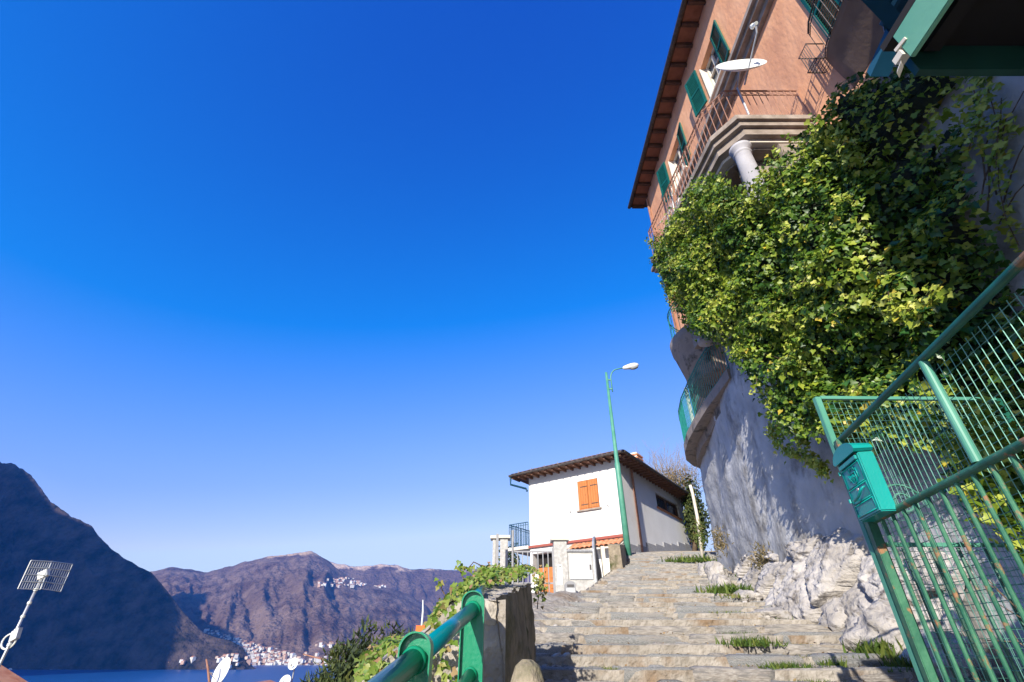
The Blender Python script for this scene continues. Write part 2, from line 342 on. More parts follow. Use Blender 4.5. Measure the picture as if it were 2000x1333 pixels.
crest_left = [(-260, 840), (-120, 870), (0, 901), (28, 907), (45, 916), (68, 936), (82, 955), (100, 981), (140, 1008), (180, 1028), (198, 1052), (215, 1070), (255, 1098), (298, 1120), (325, 1152), (352, 1188), (378, 1218), (400, 1238), (425, 1246), (450, 1252), (474, 1264), (484, 1283), (492, 1302), (500, 1306)]
range_mesh('distant_mountain_ridge', crest_back, 5600, 6600, mountain_mat('ridge_cover', (.085, .055, .05), (.17, .115, .09), (.60, .43, .30), 945, 985), rib=34, seed=3, kind='structure')
range_mesh('far_mountain', crest_front, lambda p: 2850 + max(0, 480 - p) * .3, 5300, mm_far, rib=17, amp=.085, seed=11, nu=300, nv=100, bend=.9, kind='structure')
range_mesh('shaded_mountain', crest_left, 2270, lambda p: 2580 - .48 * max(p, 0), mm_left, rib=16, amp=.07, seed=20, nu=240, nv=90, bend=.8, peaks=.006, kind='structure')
# unseen mountain added left of the view, shaped to shade the slope opposite
pts = []
for i in range(60):
    for j in range(40):
        x = -5200 + 4100 * i / 59; y = -1400 + 2500 * j / 39
        ex = lerp_tab([(-5200, .8), (-3800, 1.07), (-3550, .96), (-3110, .80), (-2826, .75), (-2500, .66), (-2218, .55), (-2000, .25), (-1850, 0)], x); ey = max(0, 1 - ((y - 450) / 1150) ** 2)
        pts.append((x, y, LAKE - 8 + 2050 * ex * ey + 80 * fb((x, y, 0), .0012) * ex * ey))
grid_mesh('sun_blocking_mountain', pts, 60, 40, mm_left, kind='structure')

# ------------------------------------------------------------------ stairs
stair = thing('stone_stairway', 'long flight of shallow stone steps climbing beside the plaster wall', 'stairs', (1.5, 4, G(4)))
stair['kind'] = 'structure'
del stair['category']
TR = .40
base = MB(); nstep = 66; y0 = -3.0
edges = []
for i in range(nstep):
    ya = y0 + TR * i; yb = ya + TR; z = G(yb); zl = G(ya) - .5
    ym = (ya + yb) / 2
    xl, xr = XL(ym) - .35, XR(ym) + .5
    if ym < 2.7: xr = 4.4
    tilt = -.03
    base.frame((xl, ya, zl), (xr - xl, tilt * (xr - xl), 0), (0, TR + .002, 0), (0, 0, z - zl))
    edges.append((ya, z, xl + .3, (xr - .35) if ym > 2.7 else 4.3))
base.build('step_base', 'mortar', stair)
def stone_mesh(name, m, j=.06, bev=.16, seed=0):
    rr = random.Random(seed); bm = bmesh.new(); bmesh.ops.create_cube(bm, size=1)
    bmesh.ops.bevel(bm, geom=bm.edges[:], offset=bev, segments=1, affect='EDGES')
    for v in bm.verts: v.co += Vector((rr.uniform(-j, j), rr.uniform(-j, j), rr.uniform(-j, j)))
    bmesh.ops.triangulate(bm, faces=bm.faces[:])
    me = bpy.data.meshes.new(name); bm.to_mesh(me); bm.free(); me.shade_smooth(); me.materials.append(M[m]); return me
kerbs = [stone_mesh('kerb_stone', m, .035, .10, s) for s, m in enumerate(['granite', 'granite2', 'granite', 'cobble'])]
cobs = [stone_mesh('paving_stone', m, .07, .24, 10 + s) for s, m in enumerate(['cobble', 'granite2', 'cobble', 'cobble2', 'cobble', 'granite'])]
def put(me, name, parent, loc, scale, rot):
    o = bpy.data.objects.new(name, me); COL.objects.link(o); o.parent = parent; o.location = Vector(loc) - ORG[parent.name]; o.scale = scale; o.rotation_euler = rot; return o
def add_mesh(b, me, loc, scale, rot):
    mt = Matrix.LocRotScale(Vector(loc), Matrix.Rotation(rot[2], 3, 'Z'), Vector(scale))
    b.add([mt @ v.co for v in me.vertices], [tuple(p.vertices) for p in me.polygons])
far_stones = MB(); ncob = 0
for (ya, z, xl, xr) in edges:
    if ya < .5: continue
    x = xl - random.uniform(0, .3); 
    while x < xr and ya < 17.8:
        w = random.uniform(.38, 1.25); 
        if x > xl + .7 * (xr - xl) and random.random() < .35 and ya > 5: x += w * .6; continue
        yy = ya + .095 - .03 * (x + w / 2 - xl) + random.uniform(-.02, .02)
        put(random.choice(kerbs), 'kerb_stone', stair, (x + w / 2, yy, z - .050 + random.uniform(-.014, .014)), (w * .98, .22 * random.uniform(.8, 1.2), .135), (random.uniform(-.06, .04), random.uniform(-.022, .022), random.uniform(-.045, .02)))
        x += w + random.uniform(.012, .05)
    for row in range(2):
        x = xl + random.uniform(-.2, .1)
        while x < xr:
            w = random.uniform(.12, .42); d = .10 * random.uniform(.8, 1.2)
            loc = (x + w / 2, ya + .235 + row * .105 - .03 * (x - xl) + random.uniform(-.02, .02), z - .035 + random.uniform(-.012, .014)); sc = (w * .96, d, .10); rot = (0, 0, random.uniform(-.15, .15))
            me = random.choice(cobs)
            if 3.6 < ya < 12 and ncob < 298 and (row == 1 or ya < 7): put(me, 'paving_stone', stair, loc, sc, rot); ncob += 1
            elif ya < 18: add_mesh(far_stones, me, loc, sc, rot)
            x += w + random.uniform(.0, .12) + (.25 if random.random() < .12 else 0)
far_stones.build('far_paving_stones', 'cobble', stair, smooth=True, kind='stuff')

# grit, pebbles and leaf litter gathered on the treads and along the rock
lit = []; peb = MB(); small = cobs[0]
for _ in range(2600):
    y = random.uniform(3.5, 16); k_ = math.floor((y - y0) / TR); xl, xr = XL(y), XR(y)
    u = random.random(); x = xl + (xr - xl) * (1 - abs(random.gauss(0, .28)) if u < .6 else random.random())
    if not xl - .1 < x < xr + .2: continue
    lit.append((x, y, G(y0 + TR * (k_ + 1)) + .018 + random.random() * .01))
leaf_cloud('leaf_litter', lit, [(random.gauss(0, .35), random.gauss(0, .35), 1) for _ in lit], np.array([random.uniform(.012, .035) for _ in lit]), 'litter', rng.random(len(lit)), stair, V=OVAL_V, Fs=OVAL_F, tip=(1, 0, 0), jit=.5, kind='stuff')
for _ in range(420):
    y = random.uniform(4.6, 14); k_ = math.floor((y - y0) / TR); x = XR(y) - abs(random.gauss(0, .22)) - .02 if random.random() < .75 else XL(y) + abs(random.gauss(0, .15)); s_ = random.uniform(.015, .06)
    add_mesh(peb, small, (x, y, G(y0 + TR * (k_ + 1)) + s_ * .2), (s_ * 1.3, s_, s_ * .8), (0, 0, random.uniform(0, 3)))
peb.build('loose_pebbles', 'rock', stair, smooth=True, kind='stuff')

# landing in front of the gate, on the left
lp = MB(); lp.prism([(-.7, 9.25), (1.45, 9.25), (2.3, 11.2), (2.6, 12.4), (2.9, 22), (-.7, 22)], -.5, .78)
lpo = lp.build('gate_landing', 'greystone', kind='structure')
# rough slope of rubble between steps and landing
rb = []
for i in range(26):
    for j in range(20):
        x = -.75 + 2.5 * i / 25; y = 4.2 + 5.3 * j / 19
        rb.append((x, y, min(.79, max(G(y) - .09 + (.02 if x < XL(y) else -.05), -.45 + 1.24 * min(1, (y - 4.2) / 4.6) - .5 * max(0, x - XL(y) + .1)) + .05 * fb((x, y, 1), 3)) + .02 * fb((x, y, 5), 9)))
grid_mesh('rubble_slope', rb, 26, 20, 'mortar', kind='structure')

# ------------------------------------------------------------------ plaster retaining wall
ret = thing('retaining_wall', 'tall grey plastered retaining wall under the ivy, patchy and stained', 'wall', (4.4, 6, 0))
pts = []; NU = 110; NV = 60
path = [(W(-4 + 18.7 * i / (NU - 1)) if True else 0, -4 + 18.7 * i / (NU - 1)) for i in range(NU)]
for i, (wx, wy) in enumerate(path):
    zt = 5.7 if wy < 8.6 else 4.78
    zb = G(wy) - .4
    for j in range(NV):
        z = zb + (zt - zb) * j / (NV - 1)
        pts.append((wx + .05 * fb((0, wy, z), .9) + .02 * fb((3, wy, z), 4) + .02 * (z - 2), wy, z))
b = MB(); b.v = [Vector(p) for p in pts]
b.f = [(i * NV + j, i * NV + j + 1, (i + 1) * NV + j + 1, (i + 1) * NV + j) for i in range(NU - 1) for j in range(NV - 1)]
b.build('wall_face', 'plaster', ret, smooth=True)
top = [(W(y) + .02, y) for y in [8.6 - .3 * k for k in range(43)]]
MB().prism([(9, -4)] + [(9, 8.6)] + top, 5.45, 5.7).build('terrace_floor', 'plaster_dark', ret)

# rock outcrop at the foot of the wall
pts = []; nu, nv = 300, 80
def facet(p, s):
    q = noise.voronoi(Vector(p) * s); c = q[1][0]; g = noise.noise_vector(c * 3.1); e = Vector(p) * s - c
    return g.x * .55 + g.dot(e) * 1.1, min(1, (q[0][1] - q[0][0]) * 5)
for i in range(nu):
    y = 4.9 + 6.6 * i / (nu - 1)
    hgt = lerp_tab([(3.2, .6), (4.6, .9), (5.6, 1.15), (6.6, 1.3), (7.4, 1.05), (8.3, .8), (9.2, .75), (10.2, .7), (11, .4), (11.5, .15)], y)
    dep = lerp_tab([(3.2, .35), (4.6, .5), (5.6, .55), (6.8, .75), (8.0, .75), (9, .5), (10, .45), (11.5, .15)], y)
    for j in range(nv):
        t = j / (nv - 1)
        z = G(y) - .12 + (hgt + .12) * t
        d = dep * (1 - t ** 1.4)
        f1, c1_ = facet((y, z * 1.1, .3 * y), 1.3); f2, c2_ = facet((y + 7, z * 1.2, 2), 4.6)
        d += .26 * f1 + .03 * f2 + .10 * (c1_ - .8) + .012 * (c2_ - .8) + .03 * fb((y, z, 9), 6) + .03 * fb((y * .6, z * 2, 4), 14)
        if j == nv - 1: d = -.1
        pts.append((W(y) - max(d, -.12), y, z + .06 * fb((y, z, 7), 2)))
b = MB(); b.v = [Vector(p) for p in pts]
b.f = [(i * nv + j, i * nv + j + 1, (i + 1) * nv + j + 1, (i + 1) * nv + j) for i in range(nu - 1) for j in range(nv - 1)]
b.build('rock_outcrop', 'rock', smooth=True, kind='structure')
def boulder(c, r, seed, name='boulder', m='rock', flat=.7, **kw):
    bm = bmesh.new(); bmesh.ops.create_icosphere(bm, subdivisions=4, radius=1)
    for v in bm.verts:
        d = v.co.normalized(); k = 1 + .28 * fb(d + Vector((seed * 3, 0, 0)), 1.3) + .10 * fb(d + Vector((seed, 5, 0)), 4)
        q = noise.voronoi(d * 1.6 + Vector((seed, 0, 0)))[0]; k -= .10 * max(0, 1 - (q[1] - q[0]) * 5)
        f1, c1_ = facet(d + Vector((seed, 0, 0)), 1.7); k += .16 * f1 + .05 * (c1_ - .8) + .04 * fb(d + Vector((0, seed, 0)), 9)
        v.co = Vector((d.x * r[0], d.y * r[1], d.z * r[2])) * k
    me = bpy.data.meshes.new(name); bm.to_mesh(me); bm.free(); me.shade_smooth(); me.materials.append(M[m])
    o = bpy.data.objects.new(name, me); COL.objects.link(o); o.location = c; ORG[o.name] = Vector(c); return tag(o, cat='rock', **kw)
boulder((3.98, 6.55, .25), (.28, .34, .26), 1, label='round pale boulder below the gap in the outcrop, above the fence shadow')
boulder((3.85, 5.55, .08), (.44, .42, .30), 2, label='broad pale boulder with net-like shadows beside the gate post')
boulder((3.75, 4.95, -.1), (.30, .33, .24), 3, label='low boulder half hidden behind the gate post')
boulder((3.78, 8.7, .66), (.22, .34, .14), 4, label='flat rock slab where the outcrop meets the steps')
boulder((3.98, 10.1, 1.0), (.17, .22, .2), 5, label='small whitish stone at the near edge of the weeds under the wall')
boulder((4.22, 10.9, 1.25), (.2, .25, .28), 6, label='upright whitish stone at the wall foot')
boulder((4.3, 11.7, 1.4), (.15, .2, .22), 7, label='farthest small whitish stone at the wall foot')
boulder((3.6, 7.6, .34), (.5, .42, .13), 8, label='wide smooth rock sloping into the steps', flat=.4)

# ================================================================== ORANGE HOUSE
XF = 5.75
oh = thing('orange_house', 'tall orange plastered house with green shutters above the ivy', 'house', (9, 5, 4.8))
YF = 13.75; ZT = 16.2
wins = [(6.85, 7.72, 13.2, 14.85), (10.05, 11.1, 13.3, 15.0)]
def wall_x(name, m, x, y0, y1, z0, z1, holes, depth, parent):
    Y = sorted({y0, y1, *[h[0] for h in holes], *[h[1] for h in holes]}); Z = sorted({z0, z1, *[h[2] for h in holes], *[h[3] for h in holes]})
    b = MB()
    for a, bb in zip(Y, Y[1:]):
        for c, d in zip(Z, Z[1:]):
            if any(h[0] <= a and bb <= h[1] and h[2] <= c and d <= h[3] for h in holes): continue
            b.add([(x, a, c), (x, a, d), (x, bb, d), (x, bb, c)], [(0, 1, 2, 3)])
    for (a, bb, c, d) in holes:
        for p, q in (((a, c), (a, d)), ((a, d), (bb, d)), ((bb, d), (bb, c)), ((bb, c), (a, c))):
            b.add([(x, *p), (x, *q), (x + depth, *q), (x + depth, *p)], [(3, 2, 1, 0)])
    return b.build(name, m, parent)
wall_x('wall', 'orange', XF, -8, YF, 4.7, ZT, wins, .3, oh)
b = MB()     # far gable wall and the rest of the body
b.add([(XF, YF, 4.7), (XF, YF, ZT), (15, YF, ZT), (15, YF, 4.7)], [(0, 1, 2, 3)])
b.add([(15, YF, 4.7), (15, YF, ZT), (15, -8, ZT), (15, -8, 4.7)], [(0, 1, 2, 3)])
b.add([(15, -8, 4.7), (15, -8, ZT), (XF, -8, ZT), (XF, -8, 4.7)], [(0, 1, 2, 3)])
b.build('side_wall', 'orange', oh)
rf = MB(); rf.frame((XF - .55, -8.6, ZT + .02), (10.4, 0, 0), (0, YF + 9.2, 0), (0, 0, .09))
rf.build('roof', 'darkwood', oh)
rfo = bpy.data.objects['roof']
n = 0
for k in range(38):
    y = -8 + .6 * k
    MB().box(XF - .52, XF - .002, y, y + .09, ZT - .12, ZT + .018).build('rafter', 'darkwood', oh)
b = MB()
for k in range(37):
    y = -8 + .6 * k + .1
    b.add([(XF - .5, y, ZT + .012), (XF, y, ZT + .012), (XF, y + .48, ZT + .012), (XF - .5, y + .48, ZT + .012)], [(0, 1, 2, 3)])
b.build('soffit_boards', 'soffit', oh)
MB().tube([(XF - .62, -8.6, ZT + .0), (XF - .62, YF + .6, ZT + .0)], .075, 10).build('gutter', 'iron', oh)
MB().tube([(XF - .06, YF - .12, ZT - .3), (XF - .06, YF - .12, 4.9)], .05, 8).build('downpipe', 'rust', oh)
# string course
b = MB(); b.box(XF - .35, XF - .003, 1.5, YF + .3, 12.24, 12.36); b.box(XF - .26, XF - .003, 1.5, YF + .22, 12.12, 12.237); b.box(XF - .12, XF - .003, 1.5, YF + .1, 11.95, 12.117)
b.build('string_course', 'stone_trim', oh)
def shutter(x0, y0, dirv, w, z0, z1, parent, m='shutter', name='shutter', nsl=16):
    d = Vector(dirv).normalized(); nrm = Vector((-d.y, d.x, 0)) * .045
    b = MB(); o = Vector((x0, y0, z0)); h = z1 - z0; fr = .07
    b.frame(o, d * fr, nrm, (0, 0, h)); b.frame(o + d * (w - fr), d * fr, nrm, (0, 0, h))
    for zz in (0, h * .48, h - fr): b.frame(o + d * (fr + .001) + Vector((0, 0, zz)), d * (w - 2 * fr - .002), nrm, (0, 0, fr))
    s = b.build(name, m, parent)
    b = MB()
    for k in range(nsl):
        zz = fr + (h - 2 * fr) * (k + .2) / nsl
        b.frame(o + d * fr + Vector((0, 0, zz)) + nrm * .15, d * (w - 2 * fr), nrm * .7 + Vector((0, 0, .045)), (0, 0, .012))
    b.build('louvre', m, s, kind='stuff')
    return s
for (a, bb, c, d) in wins:
    shutter(XF - .02, a, (-.12, -1, 0), .5, c - .02, d, oh); shutter(XF - .14, bb + .02, (-.30, 1, 0), .52, c - .02, d, oh)
    b = MB(); x = XF + .16
    for (p, q, r_, s_) in ((a, a + .07, c, d), (bb - .07, bb, c, d), ((a + bb) / 2 - .04, (a + bb) / 2 + .04, c, d)): b.box(x, x + .06, p, q, r_, s_)
    b.box(x, x + .06, a + .071, bb - .071, c + .001, c + .08); b.box(x, x + .06, a + .071, bb - .071, d - .08, d - .001); b.box(x, x + .06, a + .071, bb - .071, (c + d) / 2 + .2, (c + d) / 2 + .25)
    w = b.build('window', 'cream', oh); MB().box(x + .07, x + .08, a, bb, c, d).build('pane', 'glass', w)
    MB().box(XF - .10, XF + .1, a - .06, bb + .06, c - .07, c - .003).build('window_sill', 'cream', oh)
    MB().frame((XF - .03, bb - .002, c), (.31, 0, 0), (0, .03, 0), (0, 0, d - c)).build('window_jamb', 'cream', oh)
# loggia: balcony slab on columns
sl = [(4.25, 5.27), (XF - .003, 5.27), (XF - .003, 9.3), (3.62, 9.3), (3.92, 5.75)]
def inset(poly, d):
    c = Vector((sum(p[0] for p in poly) / len(poly), sum(p[1] for p in poly) / len(poly))); out = []
    for x, y in poly:
        v = Vector((x, y)) - c; out.append((x - (d if x < c.x else 0), y + (d if y < c.y else -d)) if False else (x + d * (1 if x < 5 else 0), y + d * (1 if y < 7 else -1)))
    return out
b = MB(); b.prism(sl, 8.40, 8.52); b.prism(inset(sl, .06), 8.28, 8.397); b.prism(inset(sl, .13), 8.10, 8.277)
b.build('balcony_slab', 'stone_trim', oh)
b = MB(); b.prism(inset(sl, .24), 8.02, 8.097); b.build('balcony_edge_moulding', 'cream', oh)
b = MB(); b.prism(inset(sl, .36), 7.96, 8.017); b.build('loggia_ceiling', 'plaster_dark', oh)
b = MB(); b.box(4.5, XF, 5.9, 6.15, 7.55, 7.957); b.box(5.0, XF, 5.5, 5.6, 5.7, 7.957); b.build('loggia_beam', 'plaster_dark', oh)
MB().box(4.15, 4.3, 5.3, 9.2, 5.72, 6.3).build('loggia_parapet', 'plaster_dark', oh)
for cy in (5.62, 8.9):
    c = MB(); c.lathe((4.33, cy, 5.7), [(.19, 0), (.19, .1), (.155, .14), (.165, 1.2), (.145, 2.03), (.15, 2.05), (.17, 2.07), (.15, 2.1), (.145, 2.14), (.19, 2.2), (.2, 2.255)], 24)
    c.build('column', 'column', oh, smooth=True)
def railing(name, pts, h, parent, m, gap=.12, label=None, r=.009, scroll=False, post=None, bottom=.06):
    """pts: plan points with z at the foot; the bars are parts of the railing, each one a bar"""
    b = MB(); P3 = [Vector(p) for p in pts]
    for zz, rr in ((h, .018), (h - .16 if scroll else h - .10, .010), (bottom, .010)): b.tube([p + Vector((0, 0, zz)) for p in P3], rr, 6)
    rl = b.build('rail' if parent is not None else name, m, parent)
    for a, c in zip(P3, P3[1:]):
        n = max(1, int((c - a).length / gap))
        for k in range(n):
            p = a.lerp(c, k / n); MB().tube([p, p + Vector((0, 0, h - .005))], r, 4).build('baluster', m, parent)
            if scroll:
                q = a.lerp(c, (k + .5) / n); t = (c - a).normalized(); b2 = MB()
                b2.tube([q + t * (.05 * math.sin(u)) + Vector((0, 0, h - .08 + .055 * math.cos(u))) for u in [math.pi * 2 * i / 8 for i in range(9)]], .006, 4); b2.build('scroll', m, parent)
    return rl
r1 = thing('balcony_railing', 'rust brown wrought iron railing round the balcony above the ivy', 'railing', (4.5, 5.3, 8.5))
railing('x', [(XF - .02, 5.33, 8.52), (4.27, 5.33, 8.52), (3.97, 5.78, 8.52), (3.68, 9.2, 8.52), (XF - .02, 9.2, 8.52)], .92, r1, 'rust', .13, scroll=True, r=.010)
# satellite dish on the corner of the balcony
dn = Vector((-.15, -.93, .33)).normalized(); dc = Vector((4.50, 4.93, 9.62))
d1 = thing('satellite_dish', 'white satellite dish seen nearly edge-on at the balcony corner of the orange house', 'satellite dish', (4.5, 5.3, 9.0))
MB().lathe(dc, [(.001, -.075), (.2, -.06), (.36, -.02), (.45, .022), (.458, .03), (.45, .034), (.36, -.006), (.2, -.045), (.002, -.06)], 36, dn).build('reflector', 'dish', d1, smooth=True)
lo = dc + Vector((.08, -.1, -.38)); 
MB().tube([dc + Vector((.05, .18, -.36)), Vector((4.62, 4.40, 9.75)), Vector((4.60, 4.30, 9.9))], .018, 6).build('feed_arm', 'steel', d1)
MB().lathe((4.595, 4.28, 9.88), [(.035, 0), (.035, .1), (.05, .12), (.05, .16)], 10, (0, .5, .5)).build('receiver', 'dish', d1)
MB().tube([(4.55, 5.33, 8.6), (4.55, 5.30, 9.5), dc + Vector((0, .1, -.05))], .022, 8).build('mast', 'steel', d1)
# things on the far part of the balcony
dr = thing('drying_rack', 'folded white tube drying rack leaning on the far end of the balcony', 'drying rack', (3.95, 8.6, 8.52))
for k in range(7):
    y = 8.0 + .13 * k; MB().tube([(3.88, y, 8.7 + .05 * k), (4.05, y + .1, 9.65 - .05 * k)], .011, 5).build('bar', 'steel', dr)
b = MB(); b.tube([(3.86, 7.9, 8.6), (3.98, 7.9, 9.7), (4.1, 9.0, 9.55), (3.9, 9.0, 8.55)], .015, 6); b.tube([(3.8, 8.9, 9.3), (4.2, 8.1, 9.5), (3.95, 7.9, 8.9)], .013, 6); b.build('frame', 'dish', dr)
b = MB(); b.lathe((3.95, 8.75, 8.6), [(.09, 0), (.13, .25), (.14, .27)], 12); tag(b.build('plant_pot', 'redtrim'), 'red flower pot at the far corner of the balcony', 'plant pot')
# striped curtain under the balcony
b = MB(); cur = []
ct = thing('striped_curtain', 'green and white striped sun curtain hanging under the balcony', 'curtain', (4.1, 7.2, 5.8))
for k in range(8):
    x0, x1 = 4.12 - .02 * k, 4.12 - .02 * (k + 1); y0_, y1_ = 6.9 + .13 * k, 6.9 + .13 * (k + 1)
    m_ = 'shutter' if k % 2 else 'dish'
    c = MB(); zz = [5.9 + .2 * j for j in range(11)]; off = [.02 * math.sin(j * 1.1 + k) for j in range(11)]
    c.add([(x0 + o_, y0_, z_) for z_, o_ in zip(zz, off)] + [(x1 + o_, y1_, z_) for z_, o_ in zip(zz, off)], [(j, j + 11, j + 12, j + 1) for j in range(10)])
    c.build('stripe', m_, ct)
# bare shrub in the loggia
b = MB()
def twigs(b, p, d, l, r, dep, spread=.6, nmin=2):
    if dep == 0: return
    q = p + d * l; mid = p.lerp(q, .5) + Vector([random.uniform(-.05, .05) * l for _ in range(3)])
    b.tube([p, mid, q], [r, r * .85, r * .65], 4, cap=False)
    for _ in range(random.randint(nmin, 3)):
        dd = (d + Vector([random.gauss(0, spread) for _ in range(3)])); dd.z += .1
        twigs(b, q, dd.normalized(), l * random.uniform(.55, .85), r * .62, dep - 1, spread, nmin)
random.seed(31)
for k in range(3): twigs(b, Vector((3.98 + .05 * k, 5.95 + .2 * k, 6.2)), Vector((-.1, -.1, 1)), .38, .012, 4, .55)
tag(b.build('bare_shrub', 'twig'), 'leafless pale twigs of a shrub in front of the loggia column', 'shrub')
# upper right balcony with shutter and bracket
b = MB(); outp = [(0, 4.42), (.16, 4.40), (.26, 4.2), (.33, 3.9), (.40, 3.5), (.48, 3.0), (.52, 2.4), (.55, 1.4), (.55, -1)]
lev = [(1.0, 8.80), (1.0, 8.66), (.93, 8.64), (.55, 8.25), (.02, 7.9)]
b.v = [Vector((XF - .003 - x * k_, y, z_)) for k_, z_ in lev for x, y in outp]; n_ = len(outp)
b.f = [(i * n_ + j, i * n_ + j + 1, (i + 1) * n_ + j + 1, (i + 1) * n_ + j) for i in range(4) for j in range(n_ - 1)] + [tuple(range(n_)) + (5 * n_,)]
b.v.append(Vector((XF - .003, -1, 8.8))); b.build('small_balcony', 'brownplaster', oh, smooth=True)
shutter(XF - .04, 4.27, (-.10, -1, 0), .56, 8.95, 11.2, oh, nsl=26); shutter(XF - .12, 3.68, (-.22, -1, 0), .56, 8.95, 11.2, oh, nsl=26); shutter(XF - .26, 3.08, (-.22, -1, 0), .56, 8.95, 11.2, oh, nsl=26)
rl_ = [(XF - x, y, 8.80) for x, y in outp[1:8]]
railing('x', rl_, .95, oh, 'iron', .12, r=.008)
gr = thing('flower_grille', 'small dark wrought iron grille bracket beside the upper right balcony', 'railing', (5.5, 4.45, 8.7))
gx_, gy_, gz_ = XF - .34, 4.66, 8.85
for zz in (gz_, gz_ + .5): MB().tube([(XF - .01, 4.40, zz), (gx_, 4.40, zz), (gx_, gy_, zz), (XF - .01, gy_, zz)], .012, 5).build('rail', 'iron', gr)
for k in range(6):
    MB().tube([(gx_, 4.40 + .22 * k / 5, gz_), (gx_, 4.40 + .22 * k / 5, gz_ + .5)], .007, 4).build('bar', 'iron', gr)
    MB().tube([(XF - .02 - .28 * k / 5, 4.40, gz_), (XF - .02 - .28 * k / 5, gy_, gz_)], .007, 4).build('bar', 'iron', gr)
    MB().tube([(XF - .02 - .28 * k / 5, gy_, gz_), (XF - .02 - .28 * k / 5, gy_, gz_ + .5)], .007, 4).build('bar', 'iron', gr)

# round balcony on its bowl-shaped bracket
rbt = thing('round_balcony', 'weathered round concrete balcony with bowl-shaped underside left of the ivy', 'balcony', (5.9, 11.6, 6.1))
RC = Vector((5.95, 11.6, 0))
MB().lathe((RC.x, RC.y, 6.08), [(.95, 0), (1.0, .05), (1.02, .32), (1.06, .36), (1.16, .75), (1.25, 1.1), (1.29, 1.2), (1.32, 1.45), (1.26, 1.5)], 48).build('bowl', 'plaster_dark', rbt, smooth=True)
ring = [(RC.x + 1.2 * math.cos(a), RC.y + 1.24 * math.sin(a), 7.58) for a in [R(100 + 160 * k / 18) for k in range(19)]]
railing('x', ring, 1.0, rbt, 'balcgreen', .11, r=.009)
# lower terrace: curved concrete edge and green railing
lt = thing('lower_terrace', 'curved concrete terrace edge on top of the far plaster wall', 'terrace', (5.2, 11, 4.6))
edge = [(4.42, 8.55), (4.45, 9.2), (4.47, 10), (4.55, 11), (4.66, 12), (4.85, 12.9), (5.1, 13.6), (5.5, 14.15), (6.1, 14.5), (7.2, 14.6)]
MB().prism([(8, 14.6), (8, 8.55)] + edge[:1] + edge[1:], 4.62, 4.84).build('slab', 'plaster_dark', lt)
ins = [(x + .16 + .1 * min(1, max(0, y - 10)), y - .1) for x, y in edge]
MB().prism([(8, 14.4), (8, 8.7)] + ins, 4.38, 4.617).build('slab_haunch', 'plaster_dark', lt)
lr = thing('terrace_railing', 'teal green railing on the curved lower terrace with one pale post', 'railing', (4.8, 11, 4.84))
eg = [(x + .05, y, 4.84) for x, y in edge[:9]]
railing('x', eg, 1.02, lr, 'balcgreen', .11, r=.010)
MB().box(4.68, 4.77, 11.55, 11.63, 4.84, 5.95).build('pale_post', 'dish', lr)

# ================================================================== HOUSE BEHIND THE CAMERA (throws the shade on the right) + its canopy
nh = thing('neighbour_house', 'plastered house corner just outside the right edge, carrying the green canopy', 'house', (5, -4, -2))
MB().box(2.45, 9, -9, .1, -2.4, 9.5).build('wall', 'plaster', nh)
MB().box(2.3, 9, -9, .3, 9.503, 9.7).build('roof', 'darkwood', nh)
cn = thing('gate_canopy', 'canopy with pale green metal edging over the gate, in deep shade underneath', 'canopy', (1.46, .94, 1.8))
MB().box(1.455, 1.475, -2.2, .90, 1.815, 1.965).build('side_fascia', 'fascia', cn, bevel=.003)
MB().box(1.50, 3.6, .93, .955, 1.79, 1.962).build('front_fascia', 'shadegreen', cn)
MB().box(1.456, 3.6, -2.2, .953, 1.966, 2.0).build('roof_panel', 'black', cn)  # panel and joists near black: the canopy's shade put into the colour
b = MB(); b.box(1.447, 1.480, .905, .945, 1.85, 1.88); b.frame((1.445, .925, 1.83), (.022, .018, 0), (-.012, .024, -.03), (.01, 0, .02)); b.frame((1.45, .87, 1.885), (.035, .0, 0), (0, .05, .01), (0, 0, .015)); b.build('corner_bracket', 'cream', cn)
MB().lathe((1.453, .62, 1.86), [(.008, 0), (.008, .006)], 8, (-1, 0, 0)).build('bolt', 'rust', cn)
b = MB()
for k in range(5): b.box(1.56 + .42 * k, 1.62 + .42 * k, -2.2, .92, 1.90, 1.964)
b.build('joist', 'black', cn, kind='stuff')
# blue painted brackets seen between canopy and house, and vines in them
bl = thing('blue_awning_frame', 'dark blue painted timber awning frame between the canopy and the orange house', 'awning', (2.2, 1.6, 3.2))
MB().frame(P(1672, -10, Z=4.0), P(1745, 66, Z=3.9) - P(1672, -10, Z=4.0), (.16, -.02, 0), (0, 0, .08)).build('rafter', 'blueglass', bl)
MB().frame(P(1700, 150, Z=3.7), P(1738, 66, Z=3.9) - P(1700, 150, Z=3.7), (.14, 0, 0), (0, 0, .07)).build('post', 'blueglass', bl)
MB().frame(P(1705, -30, Z=4.3), (.9, 0, 0), P(1735, 90, Z=4.2) - P(1705, -30, Z=4.3), (0, 0, .03)).build('panel', 'blueglass', bl)

for x_ in (3.0, 3.5): MB().tube([(x_, .08, 4.27), (x_, 1.85, 4.24)], .03, 6).build('support', 'blueglass', bl)

